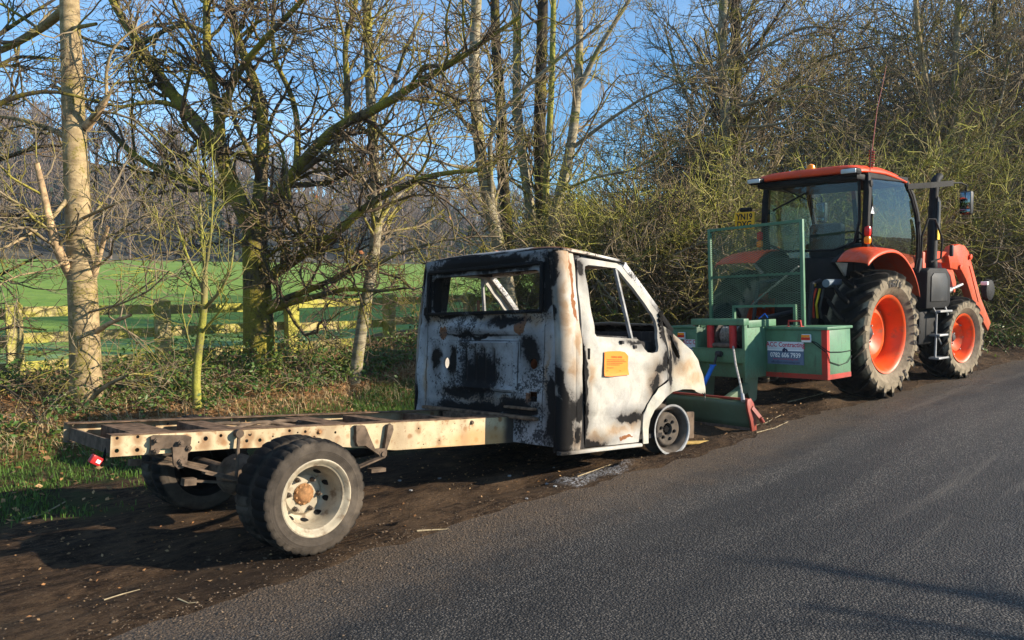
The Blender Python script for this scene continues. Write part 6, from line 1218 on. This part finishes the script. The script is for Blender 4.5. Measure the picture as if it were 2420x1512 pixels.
# stones, clods and chips on the verge
def stone_mesh(name, X, Y, s0, s1, lift=.2, Z=None):
    n = len(X); s = s0+(s1-s0)*rg_.random(n)**2; U = np.array([[1,0,0],[-1,0,0],[0,1,0],[0,-1,0],[0,0,1],[0,0,-1]], float)
    V = U[None]*s[:, None, None]*(.35+1.1*rg_.random((n, 6, 1))) * np.array([1.2, 1, .55]); a = rg_.random(n)*2*pi; c, sn = np.cos(a), np.sin(a); V = np.stack([V[..., 0]*c[:, None]-V[..., 1]*sn[:, None], V[..., 0]*sn[:, None]+V[..., 1]*c[:, None], V[..., 2]], -1)
    V = V + np.stack([X, Y, (gz(X, Y) if Z is None else Z)+s*lift], 1)[:, None]; T = np.array([[0,2,4],[2,1,4],[1,3,4],[3,0,4],[2,0,5],[1,2,5],[3,1,5],[0,3,5]]); return np_mesh(name, V.reshape(-1, 3), (np.arange(n)[:, None, None]*6+T[None]).reshape(-1, 3), False)
M_stone = simple('verge gravel', (.11, .078, .05), .9, var=.6, scale=16)
M_clod = simple('dark earth clods', (.085, .056, .033), .95, var=.5, scale=20)
X, Y = scatter(5000, -1, 12, 3.2, 6.0, lambda X, Y: np.clip(1.1-1.0*np.abs(Y-road_edge(X)-.12)/.9, .10, 1))
zc = Y < road_edge(X)
tag(mobj('gravel', stone_mesh('gravel', X[Y > road_edge(X)+.02], Y[Y > road_edge(X)+.02], .003, .009), M_stone), 'small gravel strewn along the road edge', 'gravel', kind='stuff')
X = rg_.uniform(-1, 16, 7000); Y = road_edge(X)+.1-np.abs(rg_.normal(size=7000))*.38*(.4+fbm(X*.9, X*0+4, 3))
tag(mobj('road_grit', stone_mesh('road_grit', X, Y, .002, .008, .4, base_z(X)+.006), simple('earthy grit', (.13, .09, .058), .95, var=.6, scale=20)), 'earth and grit spilt from the verge onto the asphalt edge', 'grit', kind='stuff')
X = rg_.uniform(-.5, 15, 2600); Y = road_edge(X)+.25+.28*rg_.normal(size=2600); kk = (vnoise(X*2.2, Y*3, 2) > .48) & (Y > road_edge(X)); X, Y = X[kk], Y[kk]
tag(mobj('earth_clods', stone_mesh('earth_clods', X, Y, .004, .017, .1), M_clod), 'dark earth clods thrown up along the road edge', 'earth', kind='stuff')
# sticks, plank, brick
M_stick = simple('pale bare stick', (.28, .22, .13), .8, var=.3, scale=20)
def stick(pts, r, label, name='stick', mat=None):
    w = [(float(p[0]), float(p[1]), float(gz(p[0], p[1]))+r*.9+(p[2] if len(p) > 2 else 0)) for p in pts]; b = w[0]
    o = MB().tube([(q[0]-b[0], q[1]-b[1], q[2]-b[2]) for q in w], [r*(1-.4*i/(len(w)-1)) for i in range(len(w))], 6).build(name, mat or M_stick); o.location = b; return tag(o, label, 'stick')
def gp(px, py, z=0.05):
    r = ray(px, py); t = (z-CAMZ)/r[2]; return (r[0]*t, r[1]*t)
G = lambda *a: [gp(*p) for p in a]
stick(G((1783,1003),(1810,997),(1845,985)), .005, 'thin pale stick lying just past the blade end')
stick(G((1788,1018),(1830,1010),(1862,998)), .006, 'longer pale curved stick lying beside the road past the blade')
stick(G((1800,996),(1822,1005)), .005, 'short pale twig crossing the two sticks past the blade')
stick(G((1862,945,.1),(1930,930,.1),(1962,920,.1)), .008, 'bare stick lying in the mud beneath the winch box')
stick(G((985,1237),(1030,1232),(1065,1228)), .006, 'long thin pale stem lying at the asphalt edge behind the front wheel')
stick(G((1365,1108),(1402,1092),(1445,1078)), .005, 'pale twig lying across the white ash below the door')
stick(G((245,1392),(290,1378),(330,1368)), .004, 'thin twig on bare earth near the rear wheel shadow')
stick(G((420,1395),(445,1402),(468,1400)), .004, 'bent dry stalk on the gravelly earth behind the rear wheel')
stick([(1.2,6.3),(1.35,6.4),(1.55,6.6)], .008, 'weathered branch lying in grass behind the chassis')
pk = MB().box(-.30, .30, -.03, .03, -.01, .01, c=.003).build('wood_strip', simple('fresh yellow wood', (.50, .33, .10), .7, var=.2, scale=20)); p = gp(1655, 1040, .03); pk.location = (p[0], p[1], float(gz(*p))+.012); pk.rotation_euler = (.02, .03, radians(-28)); tag(pk, 'yellow strip of fresh wood on the mud beyond the bare front rim', 'wood')
bk = MB().box(-.11, .11, -.05, .05, -.033, .033, c=.006).build('brick', simple('burnt orange brick', (.42, .17, .06), .9, var=.3, scale=30)); p = gp(1437, 1066, .0); bk.location = (p[0], p[1]+.1, float(gz(p[0], p[1]+.1))+.03); bk.rotation_euler = (.05, 0, .3); tag(bk, 'orange brick on the ground under the cab sill', 'brick')
rb = np.random.default_rng(4)
for i in range(14):
    px, py = rb.uniform(880, 1560), rb.uniform(1080, 1180); p = gp(px, py)
    if p[1] < road_edge(p[0])+.05: continue
    s = rb.uniform(.008, .02); o = MB().prism([(s*cos(a)*rb.uniform(.6, 1.3), s*sin(a)*rb.uniform(.6, 1.3)) for a in [k*1.05 for k in range(6)]], 0, s*.5, lambda u, v, d: (u, v, d)).build('glass_fragment', M_rimash, None, 0); o.location = (p[0], p[1], float(gz(*p))+.002)
    tag(o, 'small pale burnt fragment scattered on the mud beside the truck', 'debris', 'burnt fragments beside the truck')

# ================================================================ thin winter haze over the field and wood
hz = NM('thin winter haze'); hz.t.nodes.remove(hz.b)
vol = hz.t.nodes.new('ShaderNodeVolumePrincipled'); vol.inputs['Color'].default_value = (.80, .88, 1.0, 1); vol.inputs['Density'].default_value = .0005; vol.inputs['Anisotropy'].default_value = .2
hz.t.links.new(vol.outputs[0], hz.out.inputs['Volume'])
MB().box(-520, 720, -420, 520, -2.0, 58).build('haze', hz.m, None, 0, kind='stuff')
